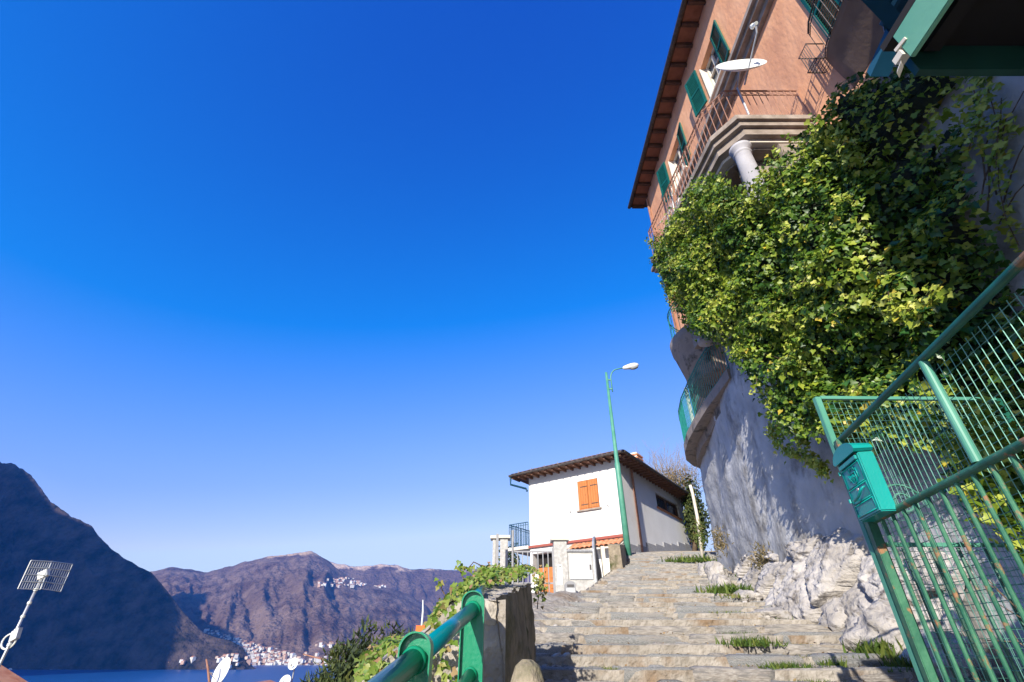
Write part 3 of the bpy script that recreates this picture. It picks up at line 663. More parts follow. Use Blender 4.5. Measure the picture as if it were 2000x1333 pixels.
# ================================================================== WHITE HOUSE
C0 = Vector((4.25, 19.0, 0)); uf = Vector((-.809, .588, 0)); vs_ = Vector((.588, .809, 0)); UZ = Vector((0, 0, 1))
def H(u, v, z): return C0 + uf * u + vs_ * v + UZ * z
def hbox(b, u0, u1, v0, v1, z0, z1): return b.frame(H(u0, v0, z0), uf * (u1 - u0), vs_ * (v1 - v0), UZ * (z1 - z0))
wh = thing('white_house', 'low white house with brown eaves and one orange shutter at the top of the stairs', 'house', H(2, 3, 2))
UL, VL = 4.31, 7.8
b = MB()
def panel(b, f, a0, a1, z0, z1, holes, dep):
    A = sorted({a0, a1, *[h[0] for h in holes], *[h[1] for h in holes]}); Z = sorted({z0, z1, *[h[2] for h in holes], *[h[3] for h in holes]})
    for p, q in zip(A, A[1:]):
        for c, d in zip(Z, Z[1:]):
            if any(h[0] <= p and q <= h[1] and h[2] <= c and d <= h[3] for h in holes): continue
            b.add([f(p, 0, c), f(p, 0, d), f(q, 0, d), f(q, 0, c)], [(0, 1, 2, 3)])
    for (p, q, c, d) in holes:
        for (m1, m2), (n1, n2) in (((p, c), (p, d)), ((p, d), (q, d)), ((q, d), (q, c)), ((q, c), (p, c))):
            b.add([f(m1, 0, m2), f(n1, 0, n2), f(n1, dep, n2), f(m1, dep, m2)], [(0, 1, 2, 3)])
fH = lambda a, d, z: H(a, d, z); sH = lambda a, d, z: H(d, a, z)
panel(b, fH, 0, UL, 3.6, 6.5, [(.92, 1.86, 4.72, 5.9)], .12)
panel(b, sH, 0, VL, 1.2, 6.5, [(4.0, 7.0, 5.4, 6.05)], .25)
b.add([H(UL, 0, 1.2), H(UL, 0, 6.5), H(UL, VL, 6.5), H(UL, VL, 1.2)], [(0, 1, 2, 3)]); b.add([H(0, VL, 1.2), H(0, VL, 6.5), H(UL, VL, 6.5), H(UL, VL, 1.2)], [(0, 1, 2, 3)])
b.build('wall', 'white', wh)
b = MB(); panel(b, fH, 0, UL, .7, 3.597, [(2.2, 4.2, .75, 3.3)], .35); lw = b.build('lower_wall', 'white', wh)
MB().frame(H(-.05, -.10, 3.52), uf * 4.4, vs_ * .097, UZ * .09).build('string_band', 'redtrim', wh)
b = MB(); hbox(b, 2.2, 4.2, .34, .36, .75, 3.3); b.build('recess', 'black', wh)
dr_ = MB(); hbox(dr_, 2.5, 4.1, .26, .33, .8, 2.78); dr_ = dr_.build('door', 'shutterwood', wh)
for k in range(3):
    for j in range(5):
        b = MB(); hbox(b, 2.58 + .51 * k, 2.99 + .51 * k, .23, .257, .88 + .375 * j, 1.18 + .375 * j); b.build('door_panel', 'shutterwood', dr_)
# porch roof of tiles
for k in range(11):
    u = .06 + .2 * k
    b = MB(); n = 7
    prof = [(u + .1 - .1 * math.cos(math.pi * i / n), .07 * math.sin(math.pi * i / n)) for i in range(n + 1)]
    vv = [H(a, -.02, 3.44 + h) for a, h in prof] + [H(a, -.55, 3.18 + h) for a, h in prof]
    b.add(vv, [(i, i + 1, i + n + 2, i + n + 1) for i in range(n)]); b.build('porch_tile', 'tile', wh)
MB().frame(H(.02, -.56, 3.10), uf * 2.3, vs_ * .55 + UZ * .26, UZ * .03).build('porch_board', 'cream', wh)
# roof
o = .62; zc = 6.5
rp = [H(-o, -o, zc), H(UL + o, -o, zc), H(UL + o, VL + o, zc), H(-o, VL + o, zc)]
b = MB(); r0, r1_ = H(UL / 2, 1.6, zc + .95), H(UL / 2, VL - 1.6, zc + .95)
tp = [p + UZ * .07 for p in rp]
b.add(rp + tp + [r0, r1_], [(0, 1, 2, 3), (0, 4, 5, 1), (1, 5, 6, 2), (2, 6, 7, 3), (3, 7, 4, 0), (4, 8, 5), (5, 8, 9, 6), (6, 9, 7), (7, 9, 8, 4)])
rfh = b.build('roof', 'brownwood', wh)
for k in range(24):          # tile edges along the front eave
    u = -o + .23 * k; rc = max(.1, min(.8, u + o, UL + o - u)); b = MB(); n = 5
    prof = [(u + .1 - .1 * math.cos(math.pi * i / n), .035 * math.sin(math.pi * i / n)) for i in range(n + 1)]
    b.add([H(a, -o - .03, zc + .075 + h) for a, h in prof] + [H(a, -o + .001 + rc, zc + .075 + .43 * rc + h) for a, h in prof], [(i, i + 1, i + n + 2, i + n + 1) for i in range(n)]); b.build('roof_tile', 'rooftile', rfh)
for k in range(38):
    v = -o + .23 * k; rc = max(.1, min(.8, v + o, VL + o - v)); b = MB(); n = 5
    prof = [(v + .1 - .1 * math.cos(math.pi * i / n), .035 * math.sin(math.pi * i / n)) for i in range(n + 1)]
    b.add([H(-o - .03, a, zc + .075 + h) for a, h in prof] + [H(-o + .001 + rc, a, zc + .075 + .43 * rc + h) for a, h in prof], [(i, i + n + 1, i + n + 2, i + 1) for i in range(n)]); b.build('roof_tile', 'rooftile', rfh)
for k in range(16):
    u = -o + .15 + (UL + 2 * o - .3) * k / 15; b = MB(); hbox(b, u, u + .07, -o + .03, -.003, zc - .1, zc - .003); b.build('rafter', 'brownwood', wh)
for k in range(26):
    v = -o + .2 + (VL + 2 * o - .3) * k / 25; b = MB(); hbox(b, -o + .03, -.003, v, v + .07, zc - .1, zc - .003); b.build('rafter', 'brownwood', wh)
MB().tube([H(-o - .03, -o - .05, zc + .02), H(UL + o, -o - .05, zc + .02)], .055, 8).build('gutter', 'iron', wh)
MB().tube([H(-o - .05, -o - .03, zc + .02), H(-o - .05, VL + o, zc + .02)], .055, 8).build('gutter', 'iron', wh)
MB().tube([H(UL + o - .05, -o, zc), H(UL + o - .05, -o, zc - .35), H(UL + .12, -.06, zc - .48), H(UL + .06, -.06, zc - .6)], .045, 8).build('downpipe', 'blueglass', wh)
MB().tube([H(-.08, 1.3, 6.4), H(-.08, 1.3, 2.2)], .05, 8).build('downpipe', 'rust', wh)
for k in range(7): 
    b = MB(); p = H(.45 + .68 * k, -o + .15, zc + .13); b.tube([p, p + UZ * .13], [.03, .012], 4); b.build('snow_guard', 'greymetal', rfh)
# shutter of planks
for k in range(2):
    s = MB(); u = .94 + .46 * k; hbox(s, u, u + .44, -.012, .03, 4.74, 5.88); s = s.build('shutter', 'shutterwood', wh)
    for j in range(4):
        b = MB(); hbox(b, u + .012 + .105 * j, u + .108 + .105 * j, -.030, -.014, 4.78, 5.84); b.build('plank', 'shutterwood', s)
    for zz in (4.9, 5.62):
        b = MB(); hbox(b, u + .01, u + .32, -.038, -.0305, zz, zz + .035); b.build('hinge', 'iron', s)
b = MB(); hbox(b, .84, 1.94, -.09, .1, 4.66, 4.717); b.build('window_sill', 'stone_trim', wh)
for u in (.55, 2.25):
    b = MB(); b.tube([H(u, .0, 4.72), H(u, -.09, 4.72)], .018, 6); b.build('shutter_catch', 'iron', wh)
# side window with frame and bars
w = MB()
for (p, q, c, d) in ((4.0, 4.08, 5.4, 6.05), (6.92, 7.0, 5.4, 6.05), (5.46, 5.54, 5.4, 6.05), (4.08, 6.92, 5.4, 5.47), (4.08, 6.92, 5.98, 6.05)): hbox(w, .10, .16, p, q, c, d)
w = w.build('window', 'brownwood', wh); b = MB(); hbox(b, .17, .18, 4.0, 7.0, 5.4, 6.05); b.build('pane', 'glass', w)
for k in range(14):
    b = MB(); b.tube([H(.04, 4.1 + .215 * k, 5.42), H(.04, 4.1 + .215 * k, 6.04)], .010, 4); b.build('window_bar', 'iron', w)
b = MB(); hbox(b, -.06, .12, 3.9, 7.1, 5.33, 5.397); b.build('window_sill', 'shutterwood', wh)
# stepped stone plinth: panels climbing with the street
for k in range(8):
    v0 = .02 + .975 * k; zt = 3.25 + .145 * k + (.0 if k % 2 else .06)
    b = MB(); hbox(b, -.05, -.003, v0, v0 + .965, 1.6, zt); b.build('plinth_slab', 'greystone', wh)
# chimney with brick bands
ch = MB(); hbox(ch, .35, .85, 3.3, 3.9, 6.8, 7.55); ch = ch.build('chimney', 'white', rfh)
for k in range(4):
    b = MB(); e = .05 if k % 2 == 0 else 0; hbox(b, .35 - e, .85 + e, 3.3 - e, 3.9 + e, 7.55 + .075 * k, 7.62 + .075 * k); b.build('chimney_band', ['tile', 'white'][k % 2], rfh)
# left terrace of the house with dark railing
tb = MB(); hbox(tb, UL + .003, UL + 1.1, -.15, 2.5, 3.5, 3.62); tb.build('side_balcony', 'cream', wh)
hr = thing('side_balcony_railing', 'dark blue-black railing on the side balcony left of the white house', 'railing', H(UL + .5, 0, 3.62))
railing('x', [H(UL + .02, -.1, 3.62), H(UL + 1.02, -.1, 3.62), H(UL + 1.02, 2.3, 3.62)], .95, hr, 'blueglass', .12, r=.012)

# ================================================================== GATE, PILLARS, CABINET at the landing
LZ = .78
def pillar(x0, x1, y0, y1, z1, label, m='pale_stone'):
    t = thing('gate_pillar', label, 'pillar', ((x0 + x1) / 2, y0, LZ)); MB().box(x0, x1, y0, y1, LZ, z1).build('shaft', m, t, bevel=.008)
    MB().box(x0 - .06, x1 + .06, y0 - .06, y1 + .06, z1 + .001, z1 + .07).build('cap', 'cream', t, bevel=.006); return t
p1 = P(1086, 1168, Y=12); p2 = P(1113, 1168, Y=12); zt1 = P(1098, 1056, Y=12).z
t = pillar(p1.x, p2.x, 12, 12.3, zt1, 'tall pale stone pillar between the barred gate and the metal cabinet')
MB().box(p1.x + .06, p1.x + .17, 11.992, 11.999, 1.2, 1.62).build('paper_notice', 'dish', t)
MB().box(p1.x + .10, p1.x + .15, 11.988, 11.9915, 1.575, 1.59).build('slot', 'black', t)
q1 = P(978, 1100, Y=13).x; q2 = P(992, 1100, Y=13).x
pillar(q1 - .02, q2, 13, 13.3, P(985, 1052, Y=13).z, 'pale pillar left of the barred gate, behind the ivy')
q1 = P(964, 1100, Y=13.1).x; q2 = P(968, 1100, Y=13.1).x
pillar(q1 - .03, q2, 13.05, 13.3, P(985, 1052, Y=13).z, 'leftmost narrow pale pillar beside the grey steel post')
b = MB(); x = P(972, 1070, Y=12.4).x; b.box(x - .04, x + .02, 12.4, 12.46, LZ, P(972, 1043, Y=12.4).z); tag(b.build('steel_post', 'greymetal'), 'grey steel post with a pointed top between the two left pillars', 'post')
gt = thing('barred_gate', 'grey steel gate of upright bars left of the stone pillar', 'gate', (.5, 12.1, LZ))
gx0 = P(1001, 1100, Y=12.1).x; gx1 = p1.x - .02; gz = P(1050, 1079, Y=12.1).z
for i, x in enumerate([gx0 + (gx1 - gx0) * k / 8 for k in range(9)]):
    r_ = .022 if i in (0, 8) else .011; MB().box(x - r_, x + r_, 12.09, 12.12, LZ + .05, gz + (.26 if i == 0 else (.10 if i == 8 else -.002))).build('bar', 'greymetal', gt)
for zz in (gz, LZ + .45): MB().box(gx0 + .023, gx1 - .023, 12.125, 12.15, zz, zz + .035).build('crossbar', 'greymetal', gt)
MB().box(gx0 - .02, gx0 + .03, 12.16, 12.2, LZ, P(1001, 1035, Y=12.1).z).build('gate_post', 'greymetal', gt)
# white drilled metal plate on the left of the gate
b = MB(); x = P(1040, 1150, Y=11.2).x; pl = thing('perforated_plate', 'small white plate with dark holes behind the end of the stone wall', 'plate', (x, 11.2, LZ))
MB().box(x, x + .13, 11.2, 11.22, LZ, LZ + .55).build('plate', 'dish', pl)
for k in range(8): MB().lathe((x + .04 + .05 * (k % 2), 11.1985, LZ + .06 + .06 * k), [(.014, 0), (.014, .003)], 8, (0, -1, 0)).build('hole', 'black', pl)
cb = thing('meter_cabinet', 'pale stone meter cabinet with a wide light grey metal door', 'cabinet', (1.6, 12.05, LZ))
cx0 = p2.x + .003; cx1 = P(1163, 1150, Y=12).x; cz = P(1140, 1078, Y=12).z
MB().box(cx0, cx1, 12.03, 12.5, LZ, cz).build('surround', 'pale_stone', cb); MB().box(cx0 - .01, cx1 + .03, 11.99, 12.5, cz + .002, cz + .05).build('cap', 'greystone', cb)
dz0, dz1 = P(1140, 1132, Y=12).z, P(1140, 1083, Y=12).z
d_ = MB().box(cx0 + .03, cx1 - .03, 12.005, 12.028, dz0, dz1).build('door', 'cabinet', cb, bevel=.004); MB().box(cx1 - .09, cx1 - .06, 11.985, 12.004, (dz0 + dz1) / 2 - .06, (dz0 + dz1) / 2 + .04).build('handle', 'iron', d_)
MB().box(cx0 + .01, cx1, 11.9, 12.02, LZ, LZ + .1).build('foot', 'rock', cb)
# little grey letter box standing on the ground
lx0, lx1 = P(1105, 1168, Y=11.6).x, P(1126, 1168, Y=11.6).x; lz = P(1115, 1135, Y=11.6).z
lb = thing('letter_box', 'small grey letter box with an arched top standing at the foot of the pillar', 'mailbox', ((lx0 + lx1) / 2, 11.6, LZ))
n = 8; pr = [(lx0, LZ), (lx1, LZ), (lx1, lz - .07)] + [((lx0 + lx1) / 2 + (lx1 - lx0) / 2 * math.cos(math.pi * k / n), lz - .07 + .07 * math.sin(math.pi * k / n)) for k in range(1, n)] + [(lx0, lz - .07)]
b = MB(); m_ = len(pr); b.add([(x, 11.6, z) for x, z in pr] + [(x, 11.74, z) for x, z in pr], [tuple(range(m_)), tuple(range(m_, 2 * m_))[::-1]] + [(i, i + m_, (i + 1) % m_ + m_, (i + 1) % m_) for i in range(m_)]); b.build('body', 'greymetal', lb)
MB().box(lx0 + .02, lx1 - .02, 11.59, 11.599, LZ + .22, LZ + .32).build('flap', 'steel', lb); MB().box(lx0 + .03, lx1 - .03, 11.585, 11.5985, LZ + .04, LZ + .17).build('emblem_plate', 'steel', lb)
for k in range(3): MB().box(lx0 + .04, lx1 - .04, 11.588, 11.598, LZ + .345 + .018 * k, LZ + .352 + .018 * k).build('slat', 'iron', lb)
b = MB(); b.add([((lx0 + lx1) / 2 + .045 * math.cos(a) * (1 if k % 2 else .45), 11.584, LZ + .10 + .045 * math.sin(a) * (1 if k % 2 else .45)) for k, a in enumerate([math.pi * 2 * i / 6 for i in range(6)])], [tuple(range(6))]); b.build('emblem', 'dish', lb)
# curved sheet metal panel
cp = thing('curved_panel', 'dark sheet metal panel with a curved top edge beside the cabinet', 'panel', (1.95, 12.1, LZ))
a0 = Vector((cx1 + .03, 12.0, LZ)); pd = Vector((.50, 2.1, 0)); prof = [(0, 0), (0, 1.05), (.05, 1.2), (.14, 1.32), (.25, 1.37), (.4, 1.3), (.6, 1.15), (.8, .98), (1, .85), (1, .2)]
zs = (P(1172, 1052, Y=12.6).z - LZ) / 1.37
b = MB(); m_ = len(prof); off = Vector((-.03, .007, 0))
b.add([a0 + pd * s + UZ * z * zs for s, z in prof] + [a0 + pd * s + UZ * z * zs + off for s, z in prof], [tuple(range(m_)), tuple(range(m_, 2 * m_))[::-1]] + [(i, i + m_, (i + 1) % m_ + m_, (i + 1) % m_) for i in range(m_)]); b.build('sheet', 'greymetal', cp)
b = MB(); b.tube([a0 + pd * s + UZ * (z * zs + .01) + Vector((0, -.02, 0)) for s, z in prof[:6]], .03, 6); b.build('edge', 'steel', cp)
tag(MB().frame((XL(12.6) - .50, 12.6, G(12.6) - .5), (.09, 0, 0), (0, .1, 0), (.0, .0, 1.12)).build('leaning_post', 'cream', None), 'pale upright post between the metal panel and the low wall', 'post')
tag(MB().frame((XL(10.6) - .12, 10.9, G(10.6) - .15), (.09, .03, 0), (.32, 1.3, .42), (0, 0, .07)).build('stone_edging', 'cream', None), 'slanting pale stone edging strip at the left of the upper steps', 'edging')
# low stone wall along the upper steps
b = MB(); pts = []
ly = [13.0 + .25 * k for k in range(17)]
for y in ly:
    xx = XL(y) - .26; zt_ = G(y) + .62 - .12 * (y - 13) * .5 + .05 * fb((y, 0, 0), 2)
    pts += [(xx + .2, y, G(y) - .6), (xx + .18 + .03 * fb((y, 2, 0), 3), y, zt_), (xx - .12, y, zt_ + .02), (xx - .14, y, G(y) - .6)]
b.v = [Vector(p) for p in pts]; b.f = [(4 * i + j, 4 * i + j + 1, 4 * i + j + 5, 4 * i + j + 4) for i in range(16) for j in range(3)] + [(0, 3, 2, 1), (64, 65, 66, 67)]
tag(b.build('low_stone_wall', 'shadewall'), 'low dark stone wall beside the upper steps, left of the lamp post', 'wall')

# ------------------------------------------------------------------ street lamp
LX, LY = 3.72, 16.5
lz0 = G(LY) - .1; lzt = P(1188, 728, Y=LY).z
lm = thing('street_lamp', 'tall pale green street lamp at the top of the stairs', 'street lamp', (LX, LY, lz0))
MB().tube([(LX, LY, lz0), (LX, LY, lz0 + 3.2), (LX, LY, lz0 + 3.25), (LX, LY, lzt)], [.105, .095, .075, .05], 14).build('pole', 'lampgreen', lm, smooth=True)
ax = LX + .16
b = MB(); pts = [(ax, LY, lzt - .85), (ax, LY, lzt - .25)] + [(ax + .32 - .32 * math.cos(a), LY - .05 * math.sin(a), lzt - .25 + .38 * math.sin(a)) for a in [R(15 * k) for k in range(1, 6)]] + [(ax + .55, LY - .08, lzt + .17)]
b.tube(pts, .026, 8); b.build('arm', 'lampgreen', lm, smooth=True)
for zz in (lzt - .75, lzt - .35): MB().box(LX, ax, LY - .02, LY + .02, zz, zz + .05).build('clamp', 'lampgreen', lm)
hd = Vector((1, -.05, .22)).normalized(); hp = Vector((ax + .5, LY - .08, lzt + .15))
MB().lathe(hp, [(.03, 0), (.07, .05), (.095, .18), (.12, .35), (.115, .5), (.07, .62), (.02, .66)], 14, hd).build('lamp_head', 'lamphead', lm, smooth=True)
MB().lathe(hp + hd * .27 + Vector((.02, 0, -.06)), [(.02, 0), (.09, .05), (.10, .2), (.06, .32), (.01, .34)], 12, hd).build('lamp_glass', 'lampglass', lm, smooth=True)

# ================================================================== FENCE, GATE LEAF, MAILBOX (right foreground)
FA = Vector((1.95, 2.70, 0)); FD = Vector((-.20, -.98, 0)).normalized(); FN = Vector((-FD.y, FD.x, 0))   # FN points to the yard (+X)
def Fp(s, z, n=0.0): return FA + FD * s + FN * n + UZ * z
fc = thing('mesh_fence', 'green wire mesh fence with rusty bars in its lower half, carrying the mailbox', 'fence', (1.95, 2.7, -.78))
FL = 3.2
MB().frame(Fp(-.025, -1.0, -.03), FD * .05, FN * .045, UZ * 2.04).build('corner_post', 'rustgreen', fc, bevel=.004)
MB().tube([Fp(0, 1.04), Fp(FL, 1.04)], .017, 16).build('top_rail', 'green', fc)
MB().tube([Fp(.02, .575), Fp(FL, .575)], .016, 16).build('middle_rail', 'rustgreen', fc)
MB().tube([Fp(.02, -.86), Fp(FL, -1.1)], .019, 12).build('bottom_rail', 'rustgreen', fc, smooth=True)
for s in (.96, 2.1): MB().tube([Fp(s, .59), Fp(s, 1.03)], .018, 16).build('post', 'lampgreen' if s < 1 else 'green', fc)
for k in range(25):
    s = .12 + .112 * k
    MB().tube([Fp(s, -.9 - .07 * s), Fp(s, .565)], .009, 10).build('bar', 'rustgreen', fc)
def mesh_panel(f, s0, s1, zt, zb, ds, dz, r, name, parent):
    b = MB(); s = s0
    while s <= s1: b.tube([f(s, zb(s)), f(s, zt)], r, 4, cap=False); s += ds
    z = zb(s0)
    while z < zt: b.tube([f(s0, z) + Vector((.004, 0, 0)), f(s1, z) + Vector((.004, 0, 0))], r * .9, 4, cap=False); z += dz
    return b.build(name, 'wire', parent, kind='stuff')
mesh_panel(lambda s, z: Fp(s, z, .028), .03, FL, 1.0, lambda s: -.95, .040, .044, .0018, 'wire_mesh', fc)
gl = thing('gate_leaf', 'open green mesh gate leaf with iron scrolls, standing behind the mailbox', 'gate', (1.97, 2.74, -.78))
gf = lambda s, z, n=0.0: Vector((1.955 + s, 2.745 + .02 * s + n, z))
MB().frame(gf(-.022, -.8), (.036, 0, 0), (0, .036, 0), (0, 0, 2.15)).build('post', 'lampgreen', gl, bevel=.003)
MB().frame(gf(1.15, -.8), (.036, 0, 0), (0, .036, 0), (0, 0, 2.15)).build('post', 'green', gl, bevel=.003)
for z in (1.335, .46, -.3, -.75): MB().frame(gf(.015, z), (1.134, .02, 0), (0, .022, 0), (0, 0, .02)).build('crossbar', 'lampgreen', gl)
for k in range(7): MB().tube([gf(.15 + .15 * k, -.74, .01), gf(.15 + .15 * k, .455, .01)], .009, 6).build('bar', 'green', gl)
mesh_panel(lambda s, z: gf(s, z, .028), .03, 1.14, 1.33, lambda s: -.72, .036, .040, .0015, 'wire_mesh', gl)
for cx, r in ((.25, .13), (.62, .14), (.95, .12)):
    for rr, sp in ((r, 0), (r * .38, .03)):
        MB().tube([gf(cx + rr * math.cos(a), .66 + sp + rr * math.sin(a), -.006) for a in [math.pi * 2 * i / 20 for i in range(21 if sp else 12)]], .006, 5).build('scroll', 'wire', gl)
# mailbox on the fence
mb_ = thing('mailbox', 'turquoise enamelled metal mailbox with an embossed crest hung on the fence corner', 'mailbox', Fp(.18, .565, -.05))
MA = Fp(.055, .565, -.085); a = FD * .26; bN = FN * .078
MB().frame(MA, a, bN, UZ * .30).build('body', 'mailgreen', mb_, bevel=.006)
# arched lid
n = 10; pr = [(0, 0)] + [(.13 - .145 * math.cos(math.pi * k / n), .012 + .062 * math.sin(math.pi * k / n)) for k in range(n + 1)] + [(.26, 0)]
b = MB(); m_ = len(pr); o1 = MA - FN * .016 + UZ * .303
b.add([o1 + FD * s + UZ * z for s, z in pr] + [o1 + FN * .092 + FD * s + UZ * (z * .9) for s, z in pr], [tuple(range(m_))[::-1], tuple(range(m_, 2 * m_))] + [(i, (i + 1) % m_, (i + 1) % m_ + m_, i + m_) for i in range(m_)])
lid = b.build('lid', 'mailgreen', mb_)
def relief(pts, r=.0034, name='relief'):   # (along, up) from the front's lower far corner
    MB().tube([MA - FN * .002 + FD * s + UZ * z for s, z in pts], r, 5).build(name, 'mailgreen', lid if name == 'lid_relief' else mb_, smooth=True)
for s0, s1, z0, z1 in ((.02, .24, .018, .075), (.02, .24, .083, .155), (.02, .24, .163, .262)):
    relief([(s0, z0), (s1, z0), (s1, z1), (s0, z1), (s0, z0)], .0028, 'panel_moulding')
MB().frame(MA + FD * .018 + UZ * .268 - FN * .012, FD * .224, FN * .0115, UZ * .022).build('slot_flap', 'mailgreen', mb_, bevel=.002)
MB().frame(MA + FD * .014 + UZ * .2915 - FN * .006, FD * .232, FN * .0055, UZ * .007).build('slot', 'black', mb_)
cx = .13   # crest: shield, crown, cross bars
relief([(cx - .03, .225), (cx - .034, .195), (cx - .02, .176), (cx, .170), (cx + .02, .176), (cx + .034, .195), (cx + .03, .225), (cx - .03, .225)], .0032, 'crest_shield')
relief([(cx - .028, .232), (cx - .034, .252), (cx - .015, .240), (cx, .256), (cx + .015, .240), (cx + .034, .252), (cx + .028, .232)], .0032, 'crest_crown')
relief([(cx, .222), (cx, .180)], .0032, 'crest_bar'); relief([(cx - .026, .204), (cx + .026, .204)], .0032, 'crest_bar'); relief([(cx - .015, .218), (cx - .015, .186)], .0032, 'crest_bar'); relief([(cx + .015, .214), (cx + .02, .19)], .0032, 'crest_bar')
relief([(cx + .052, .240), (cx + .056, .19)], .003, 'crest_bar'); relief([(cx - .054, .225), (cx - .044, .205), (cx - .05, .19)], .0032, 'crest_bar')
MB().lathe(MA + FD * cx + UZ * .139 - FN * .001, [(.009, 0), (.009, .006), (.003, .007)], 14, -FN).build('lock', 'brass', mb_, smooth=True)
hpts = [(cx - .075, .105, 0), (cx - .07, .100, .012), (cx - .04, .092, .02), (cx + .02, .098, .022), (cx + .06, .118, .02), (cx + .075, .130, .012), (cx + .078, .135, 0)]
MB().tube([MA - FN * (.002 + d_) + FD * s + UZ * z for s, z, d_ in hpts], [.004, .006, .007, .007, .007, .006, .004], 8).build('handle', 'mailgreen', mb_, smooth=True)
relief([(.10, .335 - .0), (.13, .352), (.16, .335)], .0025, 'lid_ornament')
for zz in (.10, .25): MB().tube([MA + UZ * zz + FD * -.004 - FN * .004, MA + UZ * (zz + .02) + FD * -.004 - FN * .004], .007, 8).build('hinge', 'mailgreen', mb_)

# ================================================================== GREEN HANDRAIL (left foreground)
hr_ = thing('green_handrail', 'glossy green and teal tube handrail on flat posts in the left foreground', 'handrail', (-.16, 2.1, -.92))
R1 = Vector((-.232, 1.37, -.022)); R2 = Vector((-.150, 2.10, .127)); RD = (R2 - R1).normalized()
R0 = R1 - RD * 1.1; R3 = R2 + RD * .80; R3.x = -.163
MB().tube([R0, R1 - RD * .02], .026, 20).build('tube', 'railgreen', hr_, smooth=True)
MB().tube([R1, R2], .0245, 20).build('tube', 'railteal', hr_, smooth=True)
MB().tube([R2, R3], .0245, 20).build('tube', 'railteal', hr_, smooth=True)
dn_ = UZ * -.205
MB().tube([R0 + dn_, R1 + dn_], .02, 16).build('lower_tube', 'railgreen', hr_, smooth=True)
MB().tube([R1 + dn_, R2 + dn_], .02, 16).build('lower_tube', 'railgreen', hr_, smooth=True)
MB().tube([R2 + dn_, R3 + dn_], .018, 16).build('lower_tube', 'steel', hr_, smooth=True)
def post_plate(c, zb, w, y0):
    cd = Vector((1, 0, 0)); n = 14; hw = w / 2
    prof = [(-hw, zb - c.z)] + [(-hw * math.cos(math.pi * k / n), .018 + hw * math.sin(math.pi * k / n)) for k in range(n + 1)] + [(hw, zb - c.z)]
    def sheet(prof, y, t):
        b = MB(); m = len(prof); b.add([c + cd * x + Vector((0, y, z)) for x, z in prof] + [c + cd * x + Vector((0, y + t, z)) for x, z in prof], [tuple(range(m)), tuple(range(m, 2 * m))[::-1]] + [(i, i + m, (i + 1) % m + m, (i + 1) % m) for i in range(m)]); return b
    p = sheet(prof, .0, .008).build('post', 'railgreen', hr_)
    b = MB(); pi = [(x * 1.0, z) for x, z in prof]; m = len(pi)      # rim flange standing out to both sides
    po = [(x * 1.10, z + (.004 if k not in (0, m - 1) else 0)) for k, (x, z) in enumerate(prof)]
    vv = [c + cd * x + Vector((0, y, z)) for (x, z) in pi for y in (-.022,)] + [c + cd * x + Vector((0, -.022, z)) for x, z in po] + [c + cd * x + Vector((0, .030, z)) for x, z in po] + [c + cd * x + Vector((0, .030, z)) for x, z in pi]
    fs = []
    for i in range(m - 1):
        for q in range(4):
            a_, b_ = q * m, ((q + 1) % 4) * m
            fs.append((a_ + i, b_ + i, b_ + i + 1, a_ + i + 1))
    b.add(vv, fs); b.build('post_rim', 'railgreen', p)
    MB().lathe(c - RD * .02, [(.030, 0), (.031, .012), (.027, .02)], 20, RD).build('collar', 'railgreen', p, smooth=True)
    MB().lathe(c + dn_ - RD * .015, [(.024, 0), (.025, .010), (.021, .016)], 18, RD).build('collar', 'railgreen', p, smooth=True)
post_plate(R1, -1.2, .070, 0); post_plate(R2, -1.1, .080, 0)

# ================================================================== STONE WALL END (left)
def bank(x, y):
    zt = .172 + .126 * (y - 2.3)
    if x < -.25: zt -= lerp_tab([(0, 0), (.11, .12), (.36, .27), (.65, .54), (1.0, 1.15)], -.25 - x)
    return zt + .018 * fb((x, y, 0), 5)
def wx(y): return -.042 + (y - 2.3) * .091
sw = thing('stone_wall', 'rough stone wall end draped with ivy at the left of the steps', 'wall', (-.2, 2.6, -.9))
pts = []; n1, n2 = 34, 40      # top sheet
for i in range(n1):
    y = 2.31 + 2.48 * i / (n1 - 1)
    for j in range(n2):
        x = -1.5 + (wx(y) - .012 + 1.5) * j / (n2 - 1); pts.append((x + .012 * fb((x, y, 3), 9), y, bank(x, y) + .012 * fb((x, y, 8), 14)))
b = MB(); b.v = [Vector(p) for p in pts]; b.f = [(i * n2 + j, i * n2 + j + 1, (i + 1) * n2 + j + 1, (i + 1) * n2 + j) for i in range(n1 - 1) for j in range(n2 - 1)]
b.build('cap', 'wallstone', sw, smooth=True)
pts = []; n1, n2 = 40, 34      # right side, its shade put into the darker stone colour
for i in range(n1):
    y = 2.3 + 2.5 * i / (n1 - 1)
    for j in range(n2):
        z = -1.0 + (bank(0, y) + 1.0 + .01) * j / (n2 - 1)
        pts.append((wx(y) + .035 * fb((0, y * 2.4, z * .9), 2) + .012 * fb((2, y, z), 12) - .04 * (j / n2) ** 3 + .02, y, z))
b = MB(); b.v = [Vector(p) for p in pts]; b.f = [(i * n2 + j, (i + 1) * n2 + j, (i + 1) * n2 + j + 1, i * n2 + j + 1) for i in range(n1 - 1) for j in range(n2 - 1)]
b.build('side_face', 'shadewall', sw, smooth=True)
pts = []; n1, n2 = 30, 24      # core of the front face, mortar
for i in range(n1):
    x = -1.5 + (wx(2.3) + .015 + 1.5) * i / (n1 - 1)
    for j in range(n2):
        z = -1.4 + (bank(x, 2.3) + 1.4) * j / (n2 - 1); pts.append((x, 2.315 + .022 * fb((x, 0, z), 6) + .008 * fb((x, 3, z), 22), z))
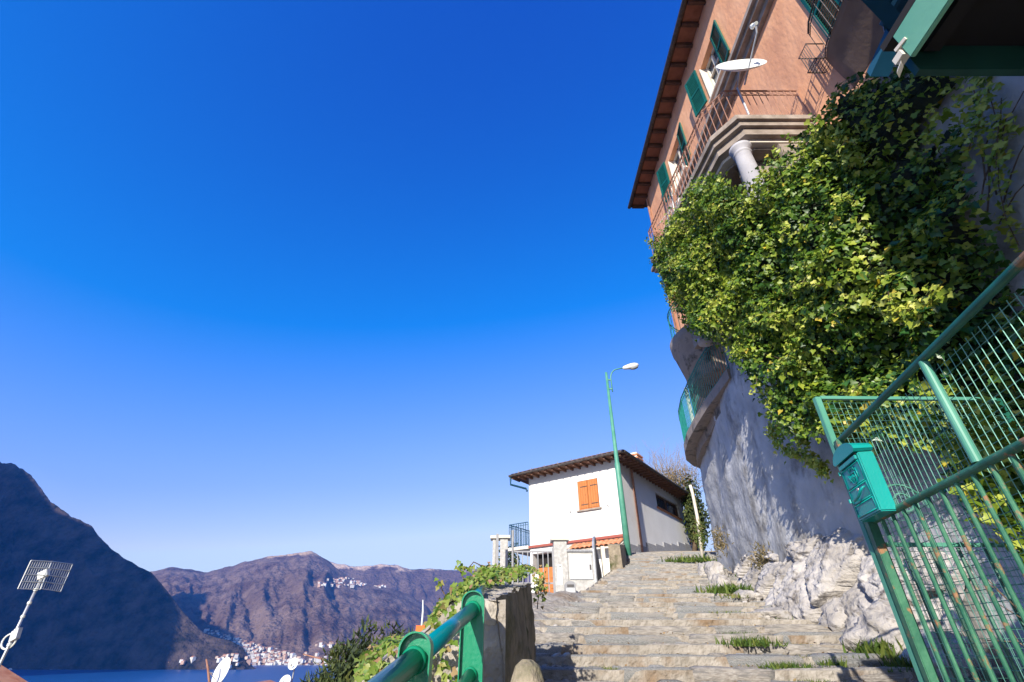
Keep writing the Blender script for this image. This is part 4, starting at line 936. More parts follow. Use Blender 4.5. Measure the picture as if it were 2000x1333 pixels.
b = MB(); b.v = [Vector(p) for p in pts]; b.f = [(i * n2 + j, (i + 1) * n2 + j, (i + 1) * n2 + j + 1, i * n2 + j + 1) for i in range(n1 - 1) for j in range(n2 - 1)]
b.build('front_core', 'mortar', sw, smooth=True)
b = MB(); b.frame((-1.5, 4.8, -1.4), (1.5 + wx(4.8), 0, 0), (0, .02, 0), (0, 0, 1.0)); b.build('back_face', 'wallstone', sw)
def rough_block(x0, x1, z0, z1, y, seed, name='stone', m='wallstone', topfn=None):
    bm = bmesh.new(); bmesh.ops.create_cube(bm, size=1); bmesh.ops.subdivide_edges(bm, edges=bm.edges[:], cuts=7, use_grid_fill=True)
    cx_, cz_ = (x0 + x1) / 2, (z0 + z1) / 2
    for v in bm.verts:
        p = v.co.copy(); e = max(abs(p.x), abs(p.z)) * 2
        q = Vector((cx_ + p.x * (x1 - x0) * (1 - .25 * max(0, abs(p.z) - .2)), y + p.y * .10 + .05 * max(0, e - .5) * (1 if p.y < 0 else 0), cz_ + p.z * (z1 - z0)))
        k = Vector((q.x * 3, seed * 5, q.z * 3)); q += Vector((fb(k, 1.2), fb(k + Vector((9, 0, 0)), 1.2) * .9, fb(k + Vector((0, 0, 9)), 1.2))) * .022
        q.y += .010 * fb((q.x, seed, q.z), 16); v.co = q - ORG[sw.name]
    me = bpy.data.meshes.new(name); bm.to_mesh(me); bm.free(); me.shade_smooth(); me.materials.append(M[m]); o = bpy.data.objects.new(name, me); COL.objects.link(o); o.parent = sw
for k, (x0, x1, z0, z1) in enumerate([(-.40, -.045, .085, .235), (-.17, -.04, -.10, .075), (-.40, -.18, -.07, .075), (-.20, -.035, -.36, -.11), (-.42, -.21, -.40, -.08), (-.24, -.03, -.66, -.37), (-.5, -.25, -.72, -.41), (-.62, -.41, -.20, .03), (-.72, -.44, -.48, -.21), (-.95, -.63, -.35, -.17), (-1.0, -.74, -.7, -.38), (-.8, -.52, -.95, -.5)]):
    rough_block(x0 * .72, x1 * .72 - .004, z0 * .75, z1 * .75 - .004, 2.345 + .008 * (k % 3), k + 1)
bs = MB(); bs.lathe((.056, 2.17, -1.0), [(.075, 0), (.072, .55), (.069, .84), (.062, .90), (.044, .945), (.02, .965), (.002, .967)], 22)
for v in bs.v: v += Vector((.012 * fb(v, 6), .012 * fb(v + Vector((4, 0, 0)), 6), .01 * fb(v, 5)))
tag(bs.build('kerb_bollard', 'shadewall', smooth=True), 'short round-topped stone bollard at the foot of the ivy-draped wall', 'bollard')

# ================================================================== ANTENNA, DISHES, LOWER ROOFS
def gable(name, label, x0, x1, y0, y1, zw, ridge, zb, tilecol='tile', axis='y'):
    t = thing(name, label, 'house', ((x0 + x1) / 2, (y0 + y1) / 2, zb)); MB().box(x0, x1, y0, y1, zb, zw).build('wall', 'cream', t)
    xm = (x0 + x1) / 2; e = .35; b = MB()
    b.add([(x0 - e, y0 - e, zw - .1), (xm, y0 - e, ridge), (xm, y1 + e, ridge), (x0 - e, y1 + e, zw - .1), (x1 + e, y0 - e, zw - .1), (x1 + e, y1 + e, zw - .1)], [(0, 1, 2, 3), (1, 4, 5, 2), (0, 4, 1), (3, 2, 5)])
    b.build('roof', 'tile', t); return t
gable('lower_house', 'house below the stairs of which only a red roof corner shows at the bottom left', -10.9, -6.05, 5.2, 8.6, -1.02, .0, -8)
gable('lower_house', 'house below the view whose roof carries the round satellite dishes', -15.5, -6.3, 20, 26, -2.4, -1.2, -13)
an = thing('grid_antenna', 'tilting silver grid television antenna on a jointed mast at the far left', 'antenna', (-5.34, 6, -.9))
ax_, ay_ = -5.34, 6.0
zt = P(80, 1130, Y=6).z
MB().tube([(ax_, ay_, -1.0), (ax_, ay_, zt)], .014, 10).build('mast', 'steel', an, smooth=True)
for k in range(5): MB().tube([(ax_, ay_, .02 + .13 * k), (ax_, ay_, .045 + .13 * k)], .020, 10).build('tape_band', 'dish', an)
for nm, cs in (('reflector', [(61, 1095, 5.75), (101, 1097, 6.0), (78, 1152, 6.0), (35, 1150, 5.75)]), ('reflector', [(101, 1097, 6.0), (142, 1102, 6.35), (118, 1156, 6.35), (80, 1150, 6.0)])):
    q = [P(a_, b_, Y=c_) for a_, b_, c_ in cs]
    pn = MB(); pn.tube(q + [q[0]], .006, 5); pn = pn.build(nm, 'dish' if cs[0][0] < 90 else 'steel', an)
    for k in range(1, 9): MB().tube([q[0].lerp(q[1], k / 9), q[3].lerp(q[2], k / 9)], .0028, 4).build('wire', 'dish' if cs[0][0] < 90 else 'steel', pn)
    for k in range(1, 4): MB().tube([q[0].lerp(q[3], k / 4), q[1].lerp(q[2], k / 4)], .005, 4).build('wire', 'dish' if cs[0][0] < 90 else 'steel', pn)
b = MB(); c_ = P(88, 1124, Y=6); b.frame(c_ - Vector((.05, .02, .05)), (.09, 0, .05), (0, .04, 0), (-.03, 0, .07)); b.build('junction_box', 'dish', an)
c_ = P(16, 1253, Y=6); MB().tube([c_ + Vector((.07 * math.cos(a_), .01, .07 * math.sin(a_))) for a_ in [math.pi * 2 * i / 20 for i in range(21)]], .009, 6).build('cable_coil', 'dish', an)
MB().frame(P(24, 1245, Y=6) - Vector((.0, .02, .05)), (.06, 0, .04), (0, .05, 0), (-.02, 0, .10)).build('amplifier', 'steel', an)
def dish(px, py, Y, r, nrm, label, zfoot, twin=False):
    c = P(px, py, Y=Y); n_ = Vector(nrm).normalized(); t = thing('satellite_dish', label, 'satellite dish', (c.x, c.y + .15, zfoot))
    MB().lathe(c, [(.001, -.10 * r / .45), (r * .5, -.07 * r / .45), (r * .85, -.015), (r, .02), (r * 1.02, .028), (r, .032), (r * .8, .0), (r * .4, -.05 * r / .45), (.002, -.08 * r / .45)], 28, n_).build('reflector', 'dish', t, smooth=True)
    MB().tube([(c.x + .02, c.y + .15, zfoot), (c.x + .02, c.y + .15, c.z)], .025, 8).build('mast', 'steel', t)
    MB().tube([c - UZ * r * .8, c + n_ * r * 1.0 - UZ * r * .3], .012, 6).build('feed_arm', 'steel', t)
    MB().lathe(c + n_ * r * 1.0 - UZ * r * .3, [(.03, 0), (.04, .05), (.03, .1)], 10, -n_).build('receiver', 'dish', t)
dish(433, 1312, 22, .46, (-.55, -.8, .25), 'large round white satellite dish above the lake, left of the two small ones', -2.2)
dish(573, 1297, 22.4, .20, (-.2, -.95, .2), 'small round white dish highest on its thin mast above the lake', -2.2)
dish(557, 1332, 22.2, .22, (-.2, -.9, .4), 'lowest white dish, just showing at the bottom edge of the photo', -2.2)
for px, lab in ((405, 'bare brown branch left of the large round dish'), (632, 'bent brown pole right of the small dishes')):
    b = MB(); Y_ = 21.5; q0 = P(px + 4, 1333, Y=Y_); q1 = P(px + 1, 1305, Y=Y_); q2 = P(px - 2, 1288, Y=Y_); q = [Vector((q0.x, q0.y, -2.3)), q0, q1, q2]
    if px > 500: q.append(P(px - 40, 1278, Y=Y_))
    b.tube(q, [.05, .045, .04, .03] + ([.02] if px > 500 else []), 7); tag(b.build('roof_pole', 'rust', smooth=True), lab, 'pole')
tag(MB().box(P(812, 1230, Y=9).x, P(829, 1230, Y=9).x, 9, 9.3, -2.5, P(820, 1222, Y=9).z).build('orange_chimney', 'flag'), 'small bright orange rendered chimney behind the ivy slope', 'chimney')
b = MB(); q = P(826, 1195, Y=30); b.tube([(q.x, 30, -8), q, P(826, 1172, Y=30)], [.06, .05, .03], 6); tag(b.build('thin_mast', 'dish'), 'thin pale mast rising beyond the ivy slope against the far mountain', 'mast')

# ================================================================== VEGETATION
def proj(p):
    x, y, z = p; dep = y * CT + z * ST
    return 1000 + 930 * x / dep, 666.5 + 930 * (y * ST - z * CT) / dep
IVY_POLY = [(1268, 478), (1300, 462), (1318, 425), (1345, 385), (1352, 362), (1385, 352), (1405, 358), (1415, 352), (1430, 368), (1462, 378), (1470, 352), (1492, 330), (1520, 305), (1550, 288), (1572, 262), (1585, 240), (1600, 215), (1622, 185), (1640, 165), (1700, 140), (1760, 120), (1830, 100), (1930, 150), (1915, 180), (1895, 260), (1878, 320), (1900, 380), (1940, 450), (1955, 520), (1990, 590), (2080, 700), (2080, 1100), (1950, 1000), (1840, 880), (1730, 860), (1690, 880), (1650, 870), (1625, 850), (1600, 838), (1575, 845), (1545, 850), (1520, 842), (1500, 800), (1482, 745), (1478, 742), (1455, 712), (1432, 690), (1405, 660), (1372, 648), (1345, 632), (1345, 610), (1325, 598), (1305, 575), (1300, 545), (1285, 522), (1270, 500)]
def bulge(y, z):
    bz = lerp_tab([(1.0, .40), (2.2, .68), (3.5, .74), (5.0, .66), (6.2, .70), (7.4, .84), (8.6, .95)], z)
    by = lerp_tab([(1.5, .18), (2.6, .35), (3.6, .72), (5.0, 1.0), (7.5, 1.05), (8.9, .95), (9.5, .5)], y)
    return bz * by
def ivyX(y, z): return min(W(y), 4.45) - bulge(y, z) - .22 * fb((y, z, 0), .75) - .32 * fb((y, z, 3), 1.7) - .15 * fb((y, z, 5), 4.2)
iv = thing('ivy_hedge', 'huge ivy mass spilling over the wall, yellow-green in sun left and dark right', 'ivy', (4.1, 6, 2.5))
pos = []; nr = []; sz = []; tn = []
cand = 0
while len(pos) < 46000 and cand < 230000:
    cand += 1
    y = 1.2 + 8.5 * rng.random(); z = .9 + 8.3 * rng.random()
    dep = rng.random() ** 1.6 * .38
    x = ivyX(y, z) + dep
    px, py = proj((x, y, z))
    if not inpoly(px + rng.normal(0, 9), py + rng.normal(0, 9), IVY_POLY): continue
    if y < 4 and z > 6.0 - (4 - y) * .2: continue
    dens = fb((y, z, 6), 1.0)
    if y < 3.4 and rng.random() < .35 + .5 * dens: continue
    e = .06; gy = (ivyX(y + e, z) - ivyX(y - e, z)) / (2 * e); gz = (ivyX(y, z + e) - ivyX(y, z - e)) / (2 * e)
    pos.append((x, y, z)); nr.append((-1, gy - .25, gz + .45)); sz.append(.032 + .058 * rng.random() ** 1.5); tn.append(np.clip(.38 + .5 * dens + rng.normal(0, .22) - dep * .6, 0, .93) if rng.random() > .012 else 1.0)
pos = np.array(pos); nr = np.array(nr); sz = np.array(sz); tn = np.array(tn)
# trailing sprays hanging clear of the mass
def spray(pxs, n, Xs, w=.07):
    global pos, nr, sz, tn
    pts_ = [P(a_, b_, X=c_) for (a_, b_), c_ in zip(pxs, Xs)]; out = []
    for _ in range(n):
        k = rng.random() * (len(pts_) - 1); i = int(k); p = pts_[i].lerp(pts_[i + 1], k - i); out.append((p.x + rng.normal(0, w * .6), p.y + rng.normal(0, w), p.z + rng.normal(0, w)))
    pos = np.vstack([pos, out]); nr = np.vstack([nr, np.tile((-1, -.4, .5), (n, 1))]); sz = np.concatenate([sz, rng.uniform(.04, .075, n)]); tn = np.concatenate([tn, rng.uniform(.45, 1, n)])
    b = MB(); b.tube(pts_, .006, 4); b.build('stem', 'bark', iv)
spray([(1500, 828), (1515, 862), (1545, 885), (1580, 895), (1602, 910), (1610, 925)], 420, [4.0, 4.0, 4.05, 4.1, 4.1, 4.1], .05)
spray([(1575, 870), (1560, 850), (1590, 810), (1620, 795)], 260, [4.0, 4.0, 3.9, 3.8], .06)
spray([(1285, 500), (1275, 480), (1266, 470)], 60, [3.5, 3.48, 3.46], .05)
spray([(1640, 800), (1655, 850), (1690, 895)], 260, [3.8, 3.8, 3.8], .07)
spray([(1830, 560), (1790, 600), (1740, 620), (1735, 570)], 150, [3.6, 3.6, 3.6, 3.55], .05)
spray([(1930, 175), (1950, 250), (1945, 330)], 90, [4.22] * 3, .06)
spray([(1965, 230), (1950, 300), (1950, 360), (1965, 430), (1990, 480)], 110, [4.26] * 5, .05)
spray([(1900, 170), (1915, 220), (1890, 300)], 120, [4.2] * 3, .08)
def surf_runner(y, z, n, L):
    global pos, nr, sz, tn
    p = Vector((ivyX(y, z) + .02, y, z)); d = Vector((-.5, rng.normal(0, .6), rng.normal(-.1, .6))).normalized(); pts_ = [p]
    for _ in range(6):
        d = (d + Vector((rng.normal(-.05, .25), rng.normal(0, .3), rng.normal(-.12, .3)))).normalized(); pts_.append(pts_[-1] + d * L / 6)
    px, py = proj(pts_[-1])
    if not inpoly(*proj(p), IVY_POLY) or (1280 < px < 1420 and py > 600): return
    MB().tube(pts_, [.004 - .0004 * k for k in range(7)], 4).build('runner', 'bark', iv)
    out = []
    for _ in range(n):
        k = rng.random() * 5.9; i = int(k); q = pts_[i].lerp(pts_[i + 1], k - i); out.append((q.x + rng.normal(0, .015), q.y + rng.normal(0, .02), q.z + rng.normal(0, .02)))
    pos = np.vstack([pos, out]); nr = np.vstack([nr, np.tile((-1, -.5, .5), (n, 1))]); sz = np.concatenate([sz, rng.uniform(.03, .07, n)]); tn = np.concatenate([tn, rng.uniform(.4, .95, n)])
for _ in range(170): surf_runner(2.6 + 6.4 * rng.random(), 1.8 + 6.6 * rng.random(), 14, rng.uniform(.18, .42))
order = np.argsort((pos ** 2).sum(1) / sz ** 2); vis = [i for i in order[:3000] if 0 < proj(pos[i])[0] < 2000 and 0 < proj(pos[i])[1] < 1333 and pos[i][0] < 4.1][:298]
mask = np.ones(len(pos), bool); mask[vis] = False
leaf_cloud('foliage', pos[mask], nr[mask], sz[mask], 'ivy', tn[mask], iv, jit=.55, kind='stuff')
lms = []
for k in range(3):
    me = bpy.data.meshes.new('leaf'); me.from_pydata([tuple(np.array(v) * (1, 1, 1 + .6 * k)) for v in LEAF_V], [], LEAF_F); me.materials.append(M['ivy_each']); lms.append(me)
fr = frames(nr[vis], np.array([(0, -.3, -1.)]).repeat(len(vis), 0), .5)
for q, i in enumerate(vis):
    o = bpy.data.objects.new('leaf', lms[q % 3]); COL.objects.link(o); o.parent = iv
    m4 = Matrix([list(fr[q][r_]) for r_ in range(3)]).to_4x4() @ Matrix.Scale(float(sz[i]) * 1.15, 4); m4.translation = Vector(pos[i]) - ORG[iv.name]; o.matrix_local = m4
# dark sheet behind the leaves, its near-black colour standing for shaded gaps
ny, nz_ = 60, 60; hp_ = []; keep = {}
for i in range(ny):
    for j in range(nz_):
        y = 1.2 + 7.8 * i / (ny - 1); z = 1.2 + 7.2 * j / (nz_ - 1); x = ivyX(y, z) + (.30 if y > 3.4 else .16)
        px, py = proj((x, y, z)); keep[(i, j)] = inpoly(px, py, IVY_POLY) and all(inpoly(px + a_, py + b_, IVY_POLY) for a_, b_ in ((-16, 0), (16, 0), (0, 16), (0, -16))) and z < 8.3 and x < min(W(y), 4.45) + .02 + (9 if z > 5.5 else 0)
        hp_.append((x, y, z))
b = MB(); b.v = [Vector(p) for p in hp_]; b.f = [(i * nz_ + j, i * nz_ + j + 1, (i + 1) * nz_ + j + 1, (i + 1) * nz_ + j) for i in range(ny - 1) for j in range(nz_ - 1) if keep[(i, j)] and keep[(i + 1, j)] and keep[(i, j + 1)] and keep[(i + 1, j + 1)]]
b.build('shade_backing', 'hull', iv, smooth=True)
# bare creeping stems on the plaster
random.seed(5)
def creeper(pxs, X, r=.008):
    q = [P(a_, b_, X=X) for a_, b_ in pxs]; q = [p + Vector((0, random.uniform(-.01, .01), random.uniform(-.01, .01))) for p in q]
    MB().tube(q, [r * (1 - .6 * k / len(q)) for k in range(len(q))], 5).build('stem', 'bark', iv)
for c in ([(1915, 400), (1925, 350), (1945, 300), (1952, 240), (1958, 190)], [(1925, 350), (1918, 300), (1935, 260), (1975, 220), (2000, 180)], [(1960, 395), (1975, 340), (1990, 300), (2010, 270)], [(1925, 430), (1935, 370), (1930, 320), (1915, 280)], [(1950, 440), (1985, 380), (2010, 350)], [(1945, 380), (1930, 330), (1950, 280)]): creeper(c, 4.30)
for c in ([(1470, 800), (1480, 840), (1495, 870), (1530, 905), (1565, 930), (1590, 965)], [(1555, 895), (1565, 920), (1580, 960), (1600, 985)], [(1450, 770), (1462, 800), (1478, 812)], [(1480, 880), (1500, 868), (1520, 870)], [(1478, 800), (1500, 845), (1540, 890)]): creeper(c, 4.40, .006)

# ivy over the stone wall
IV2 = [(700, 1400), (700, 1290), (718, 1262), (745, 1246), (778, 1248), (792, 1262), (800, 1300), (822, 1260), (838, 1225), (852, 1195), (872, 1160), (900, 1135), (930, 1112), (955, 1098), (985, 1103), (1020, 1096), (1042, 1103), (1044, 1112), (1015, 1120), (985, 1128), (955, 1138), (930, 1146), (900, 1165), (880, 1215), (905, 1240), (906, 1333), (900, 1420), (700, 1420)]
i2 = thing('ivy_clump', 'yellow-green ivy spilling over the stone wall top behind the handrail', 'ivy', (-.3, 2.7, -.2))
pos = []; nr = []; sz = []; tn = []; cand = 0
while len(pos) < 6200 and cand < 60000:
    cand += 1
    x = -1.2 + 1.42 * rng.random(); y = 2.24 + 2.6 * rng.random()
    if y < 2.75 and rng.random() < .6:
        z = bank(x, 2.3) - .8 * rng.random() ** 1.4; y = 2.25 - .03 * rng.random(); n_ = (0, -1, .5)
    else: z = bank(x, max(y, 2.3)) + .01 + .09 * rng.random() * (1 + .6 * fb((x, y, 0), 2)) * (1.3 if y > 3.4 else .8); n_ = (-.2, -.6, 1)
    px, py = proj((x, y, z))
    if not inpoly(px + rng.normal(0, 5), py + rng.normal(0, 5), IV2): continue
    if 800 < px < 905 and py > 1190 and rng.random() < .35: continue
    if fb((x, y, z), 4) < -.28: continue
    pos.append((x, y, z)); nr.append(n_); sz.append(rng.uniform(.018, .036)); tn.append(np.clip(rng.normal(.5, .25), 0, 1))
leaf_cloud('foliage', pos, nr, sz, 'ivy_brown', np.array(tn), i2, tip=(0, -.6, -.6), jit=.6, kind='stuff')
for c in ([(905, 1130), (900, 1118), (898, 1108)], [(870, 1165), (862, 1150), (860, 1138)], [(760, 1250), (790, 1246), (812, 1258)], [(940, 1105), (925, 1098), (915, 1110)]):
    q = [P(a_, b_, Y=2.9) for a_, b_ in c]; MB().tube(q, .003, 4).build('stem', 'bark', i2)
    leaf_cloud('tendril_leaves', [q[-1] + Vector(rng.normal(0, .015, 3)) for _ in range(7)], [(0, -1, .3)] * 7, rng.uniform(.02, .034, 7), 'ivy_brown', rng.random(7), i2, kind='stuff')
# twig plant with dark leaves by the gate
b = MB(); random.seed(3); t_ = thing('garden_shrub', 'small shrub with dark reddish leaves behind the end of the stone wall', 'shrub', (.24, 5.0, -.1))
twigs(b, Vector((.23, 4.95, .30)), Vector((.15, 0, 1)).normalized(), .11, .005, 3, .6); b.build('stem', 'bark', t_)
ps = [Vector((.25, 5.0, .52)) + Vector(rng.normal(0, 1, 3)) * Vector((.05, .08, .09)) for _ in range(70)] if False else [(.26 + rng.normal(0, .035), 4.95 + rng.normal(0, .07), .52 + rng.normal(0, .07)) for _ in range(80)]
leaf_cloud('foliage', ps, [(-.2, -1, .5)] * 80, rng.uniform(.025, .042, 80), 'ivy_brown', rng.uniform(.5, 1, 80), t_, kind='stuff')

def crown(name, c, r, n, size, m, parent, V=OVAL_V, Fs=OVAL_F, lump=.35, seed=0, fill=.5, tip=(0, 0, -1), kind='stuff'):
    pos = []; nr = []; tn = []
    while len(pos) < n:
        d = rng.normal(0, 1, 3); d /= np.linalg.norm(d); k = 1 + lump * fb(tuple(d * 1.4 + seed), 1.2) + .15 * fb(tuple(d * 4 + seed), 1.3)
        q = rng.random() ** fill * k
        if fb(tuple(d * 2.2 * q + seed + 7), 1.6) < -.22: continue
        pos.append((c[0] + d[0] * r[0] * q, c[1] + d[1] * r[1] * q, c[2] + d[2] * r[2] * q)); nr.append(d + np.array((0, 0, .4))); tn.append(np.clip(.45 + .5 * fb(tuple(d * 2 + seed), 1.2) + rng.normal(0, .2), 0, 1))
    return leaf_cloud(name, pos, nr, rng.uniform(.7, 1.3, n) * size, m, np.array(tn), parent, tip=tip, jit=.7, V=V, Fs=Fs, kind=kind)
def tree(name, label, cat, base, c, r, n, size, m, trunk_r=.12, **kw):
    t = thing(name, label, cat, base); b = MB(); b.tube([base, Vector(base).lerp(Vector(c), .6) + Vector((.1, 0, 0)), c], [trunk_r, trunk_r * .8, trunk_r * .3], 8)
    for k in range(7):
        a_ = k * 2.4; p = Vector(base).lerp(Vector(c), .5 + .06 * k); b.tube([p, p + Vector((math.cos(a_) * r[0] * .6, math.sin(a_) * r[1] * .6, r[2] * .25))], [trunk_r * .4, .01], 5)
    b.build('trunk', 'bark', t, smooth=True); crown('crown', c, r, n, size, m, t, **kw); return t
tree('dark_bush', 'dark olive green bushy tree below the ivy, in front of the lake', 'tree', (-3.4, 14, -7.5), (-3.4, 14, -2.1), (1.7, 1.7, 2.5), 24000, .19, 'conifer', V=BLADE_V * np.array((2.2, 1, 1)), Fs=BLADE_F, lump=.25, seed=2, fill=.3, tip=(0, 0, 1))
q = P(988, 1075, Y=24)
tree('pine_tree', 'dark tree top showing between the left pillars and the white house', 'tree', (q.x, 24, -5), (q.x + .15, 24, 2.4), (.75, .7, 1.75), 3500, .14, 'conifer', seed=5, fill=.4)
tree('small_tree', 'small dark treetop left of the leftmost pillar', 'tree', (P(955, 1090, Y=26).x, 26, -5), (P(955, 1100, Y=26).x, 26, 2.6), (.45, .5, .8), 900, .12, 'conifer', seed=9, fill=.4)
# bare hillside trees behind the white house
random.seed(12)
for k, (px, py, Y, lab) in enumerate([(1312, 930, 33, 'leafless brown tree behind the chimney, nearest the orange house'), (1332, 935, 31, 'dry brown bushy tree between the white house roof and the terrace'), (1296, 935, 36, 'pale leafless treetop just right of the chimney')]):
    p = P(px, py, Y=Y); zb = min(hill_z(p.x, Y), p.z - 1.2); t = thing('bare_tree', lab, 'tree', (p.x, Y, zb)); b = MB()
    for q_ in range(3): twigs(b, Vector((p.x + random.uniform(-.5, .5), Y, zb)), Vector((random.gauss(0, .2), 0, 1)).normalized(), (p.z - zb) * .42, .05, 6, .33)
    b.build('trunk', 'twig', t); crown('crown', (p.x, Y, p.z - .2), (1.1, 1.0, 1.0), 900, .10, 'drybush', t, seed=k, fill=.5)
p = P(1348, 985, Y=27); t = thing('hedge_plant', 'bright green climbing plant at the far end of the white house', 'plant', (p.x, 27, 4.3))
b = MB(); b.tube([(p.x, 27, 4.2), (p.x, 27, p.z)], .03, 5); b.build('stem', 'bark', t); crown('crown', (p.x, 27, p.z), (.35, .3, .5), 500, .12, 'ivy', t, V=LEAF_V, Fs=LEAF_F)
tree('dark_hedge', 'dark shrubbery in the gap between the white house and the plaster wall', 'tree', (P(1362, 1080, Y=24).x, 24.4, 3.8), (P(1362, 1000, Y=24).x, 24.4, 5.6), (.55, .5, 1.7), 3500, .13, 'conifer', seed=15, fill=.4)
# brown lattice gate and pale pipe at the top of the stairs
p0 = P(1349, 1078, Y=25.6); p1_ = P(1349, 1003, Y=25.6)
wg = thing('wicker_gate', 'brown slatted garden gate at the top of the stairs between house and wall', 'gate', (p0.x, 25.6, p0.z))
for k in range(9):
    MB().box(p0.x - .15 + .095 * k, p0.x - .07 + .095 * k, 25.6 + .004 * (k % 2), 25.63 + .004 * (k % 2), p0.z - .3, p1_.z + .02 * (k % 3)).build('slat', 'brownwood', wg)
q0 = P(1371, 1068, Y=15.4); b = MB(); b.tube([P(1372, 1090, Y=15.6), P(1362, 1010, Y=15.6), P(1353, 965, Y=15.6), P(1348, 948, Y=15.6)], .05, 8); tag(b.build('drain_pipe', 'cream', smooth=True), 'pale leaning pipe at the far edge of the plaster wall', 'pipe')

# ------------------------------------------------------------------ grass and weeds
def on_steps(px, py):
    d = ray(px, py); s = -1.345 / (d.z - .23 * d.y); return d * s
def tuft(name, label, px, py, w, h, n, m='grass', seed=0, group=None, z=None, Y=None):
    c = on_steps(px, py) if Y is None else P(px, py, Y=Y); dep = c.y * CT + c.z * ST
    w = w * dep / 930; h = h * dep / 930 * .95
    if Y is None: c.z = G(y0 + TR * (math.floor((c.y - y0 + .03 * c.x) / TR) + 1)) + .01
    ps = [(c.x + rng.normal(0, w / 2.6), c.y + rng.normal(0, w / 3.2), c.z - .03) for _ in range(n)]
    ps = [(a_, b_, c.z - .02 + .0 * a_) for a_, b_, _ in ps]
    n = int(n * 1.5); ps = (ps * 2)[:n]
    leaf_cloud(name, ps, [(rng.normal(0, .7), rng.normal(0, .7) - .4, .25) for _ in ps], rng.uniform(.5, 1.25, n) * h, m, rng.random(n) * .7 + seed, tip=(0, 0, 1.6), jit=.4, V=BLADE_V * np.array((1.6, 1, 1)), Fs=BLADE_F, label=label, cat='grass', group=group)
T = [(1345, 1098, 60, 16, 420, 'green weed patch at the top of the stairs below the wall end'), (1415, 1112, 14, 6, 60, None),
     (1426, 1158, 60, 22, 420, 'bright green weeds around the small stones at the wall foot'), (1470, 1130, 50, 16, 260, 'green weeds on the rock ledge above the stairs'),
     (1437, 1172, 40, 10, 200, 'yellowish weed patch below the small stones'), (1420, 1196, 50, 8, 170, 'ochre dry grass strip on a step near the weeds'),
     (1545, 1207, 30, 12, 150, 'dark green tuft on the smooth rock sloping into the steps'), (1445, 1243, 40, 10, 150, 'short tuft on the step above the largest tuft'),
     (1468, 1268, 60, 18, 300, 'largest green tuft on the steps, right of centre'), (1535, 1305, 60, 16, 280, 'long flat tuft near the bottom edge of the steps'),
     (1622, 1298, 34, 20, 170, 'leafy star-shaped weed left of the dark shadow'), (1600, 1283, 90, 7, 220, 'thin yellow-green grass line between two kerb stones'),
     (1172, 1292, 50, 8, 150, 'narrow grass strip at the left edge of the steps, by the shadow'), (1200, 1308, 22, 7, 80, 'tiny yellow-green tuft near the bottom left of the steps'),
     (1590, 1328, 60, 12, 150, 'grass tuft cut by the bottom edge of the photo'), (1735, 1288, 60, 34, 420, 'dark green weed clump with an orange flower near the gate post'),
     (1790, 1310, 50, 30, 300, 'rank dark weeds right at the gate post'), (1545, 1262, 60, 6, 120, 'dry ochre grass line across a step'), (1760, 1318, 50, 12, 120, 'low weeds in the shadow of the gate post')]
for k, (px, py, w_, h_, n_, lab) in enumerate(T):
    tuft('grass_tuft', lab or 'tiny green tuft below the weed patch at the top of the stairs', px, py + 3, w_, h_, n_, seed=.3 if 'ochre' in (lab or '') or 'yellow' in (lab or '') else 0)
fl = MB(); c = on_steps(1725, 1277); fl.lathe(c + UZ * .06, [(.004, 0), (.02, .008), (.022, .014), (.002, .018)], 8, (-.2, -.6, 1)); tag(fl.build('flower', 'flag'), 'small orange flower in the dark weed clump', 'flower')
# weeds on the wall foot, brown and green
for k, (px, py, Y_, w_, h_, lab) in enumerate([(1412, 1060, 10.8, 34, 30, 'brown dead plant hanging on the stained lower wall'), (1500, 1100, 9.0, 44, 34, 'dry brown and green plant on top of the rock ledge'), (1395, 1120, 11.5, 26, 26, 'yellow-green weeds climbing the far wall foot'), (1372, 1045, 14.0, 14, 26, 'bright weeds at the foot of the pale pipe')]):
    c = P(px, py, Y=Y_); c.x = min(c.x, W(Y_) - .05); dep = Y_ * CT; n_ = 260
    ps = [(c.x - abs(rng.normal(0, .08)), c.y + rng.normal(0, w_ * dep / 930 / 2), c.z + rng.normal(0, h_ * dep / 930 / 2)) for _ in range(n_)]
    leaf_cloud('wall_weed', ps, [(-1, -.4, .3)] * n_, rng.uniform(.05, .13, n_), 'drybush' if k < 2 else 'grass', rng.random(n_), tip=(0, 0, .6), jit=.6, V=BLADE_V * np.array((1.8, 1, 1)), Fs=BLADE_F, label=lab, cat='weed')

# ------------------------------------------------------------------ yard behind the fence
yd = MB(); yd.frame((2.0, -3, -1.3), (2.4, 0, 0), (0, 5.7, .9), (0, 0, .12)); yd.build('yard_floor', 'cobble', kind='structure')
random.seed(8)
for k, (x, y, lab) in enumerate([(3.1, 2.0, 'leafy dark shrub behind the lower fence bars'), (2.6, 2.45, 'light green shrub growing through the mesh beside the mailbox'), (3.4, 1.2, 'dark shrub deepest behind the fence')]):
    t = thing('yard_shrub', lab, 'shrub', (x, y, -.9)); b = MB(); twigs(b, Vector((x, y, -.9)), Vector((0, 0, 1)), .5, .015, 4, .4); b.build('stem', 'bark', t)
    crown('foliage', (x, y, [-.35, .75, .0][k]), [(.3, .3, .35), (.35, .16, .45), (.35, .3, .6)][k], [900, 1500, 900][k], .045, 'ivy', t, V=LEAF_V, Fs=LEAF_F, seed=k, fill=.5)

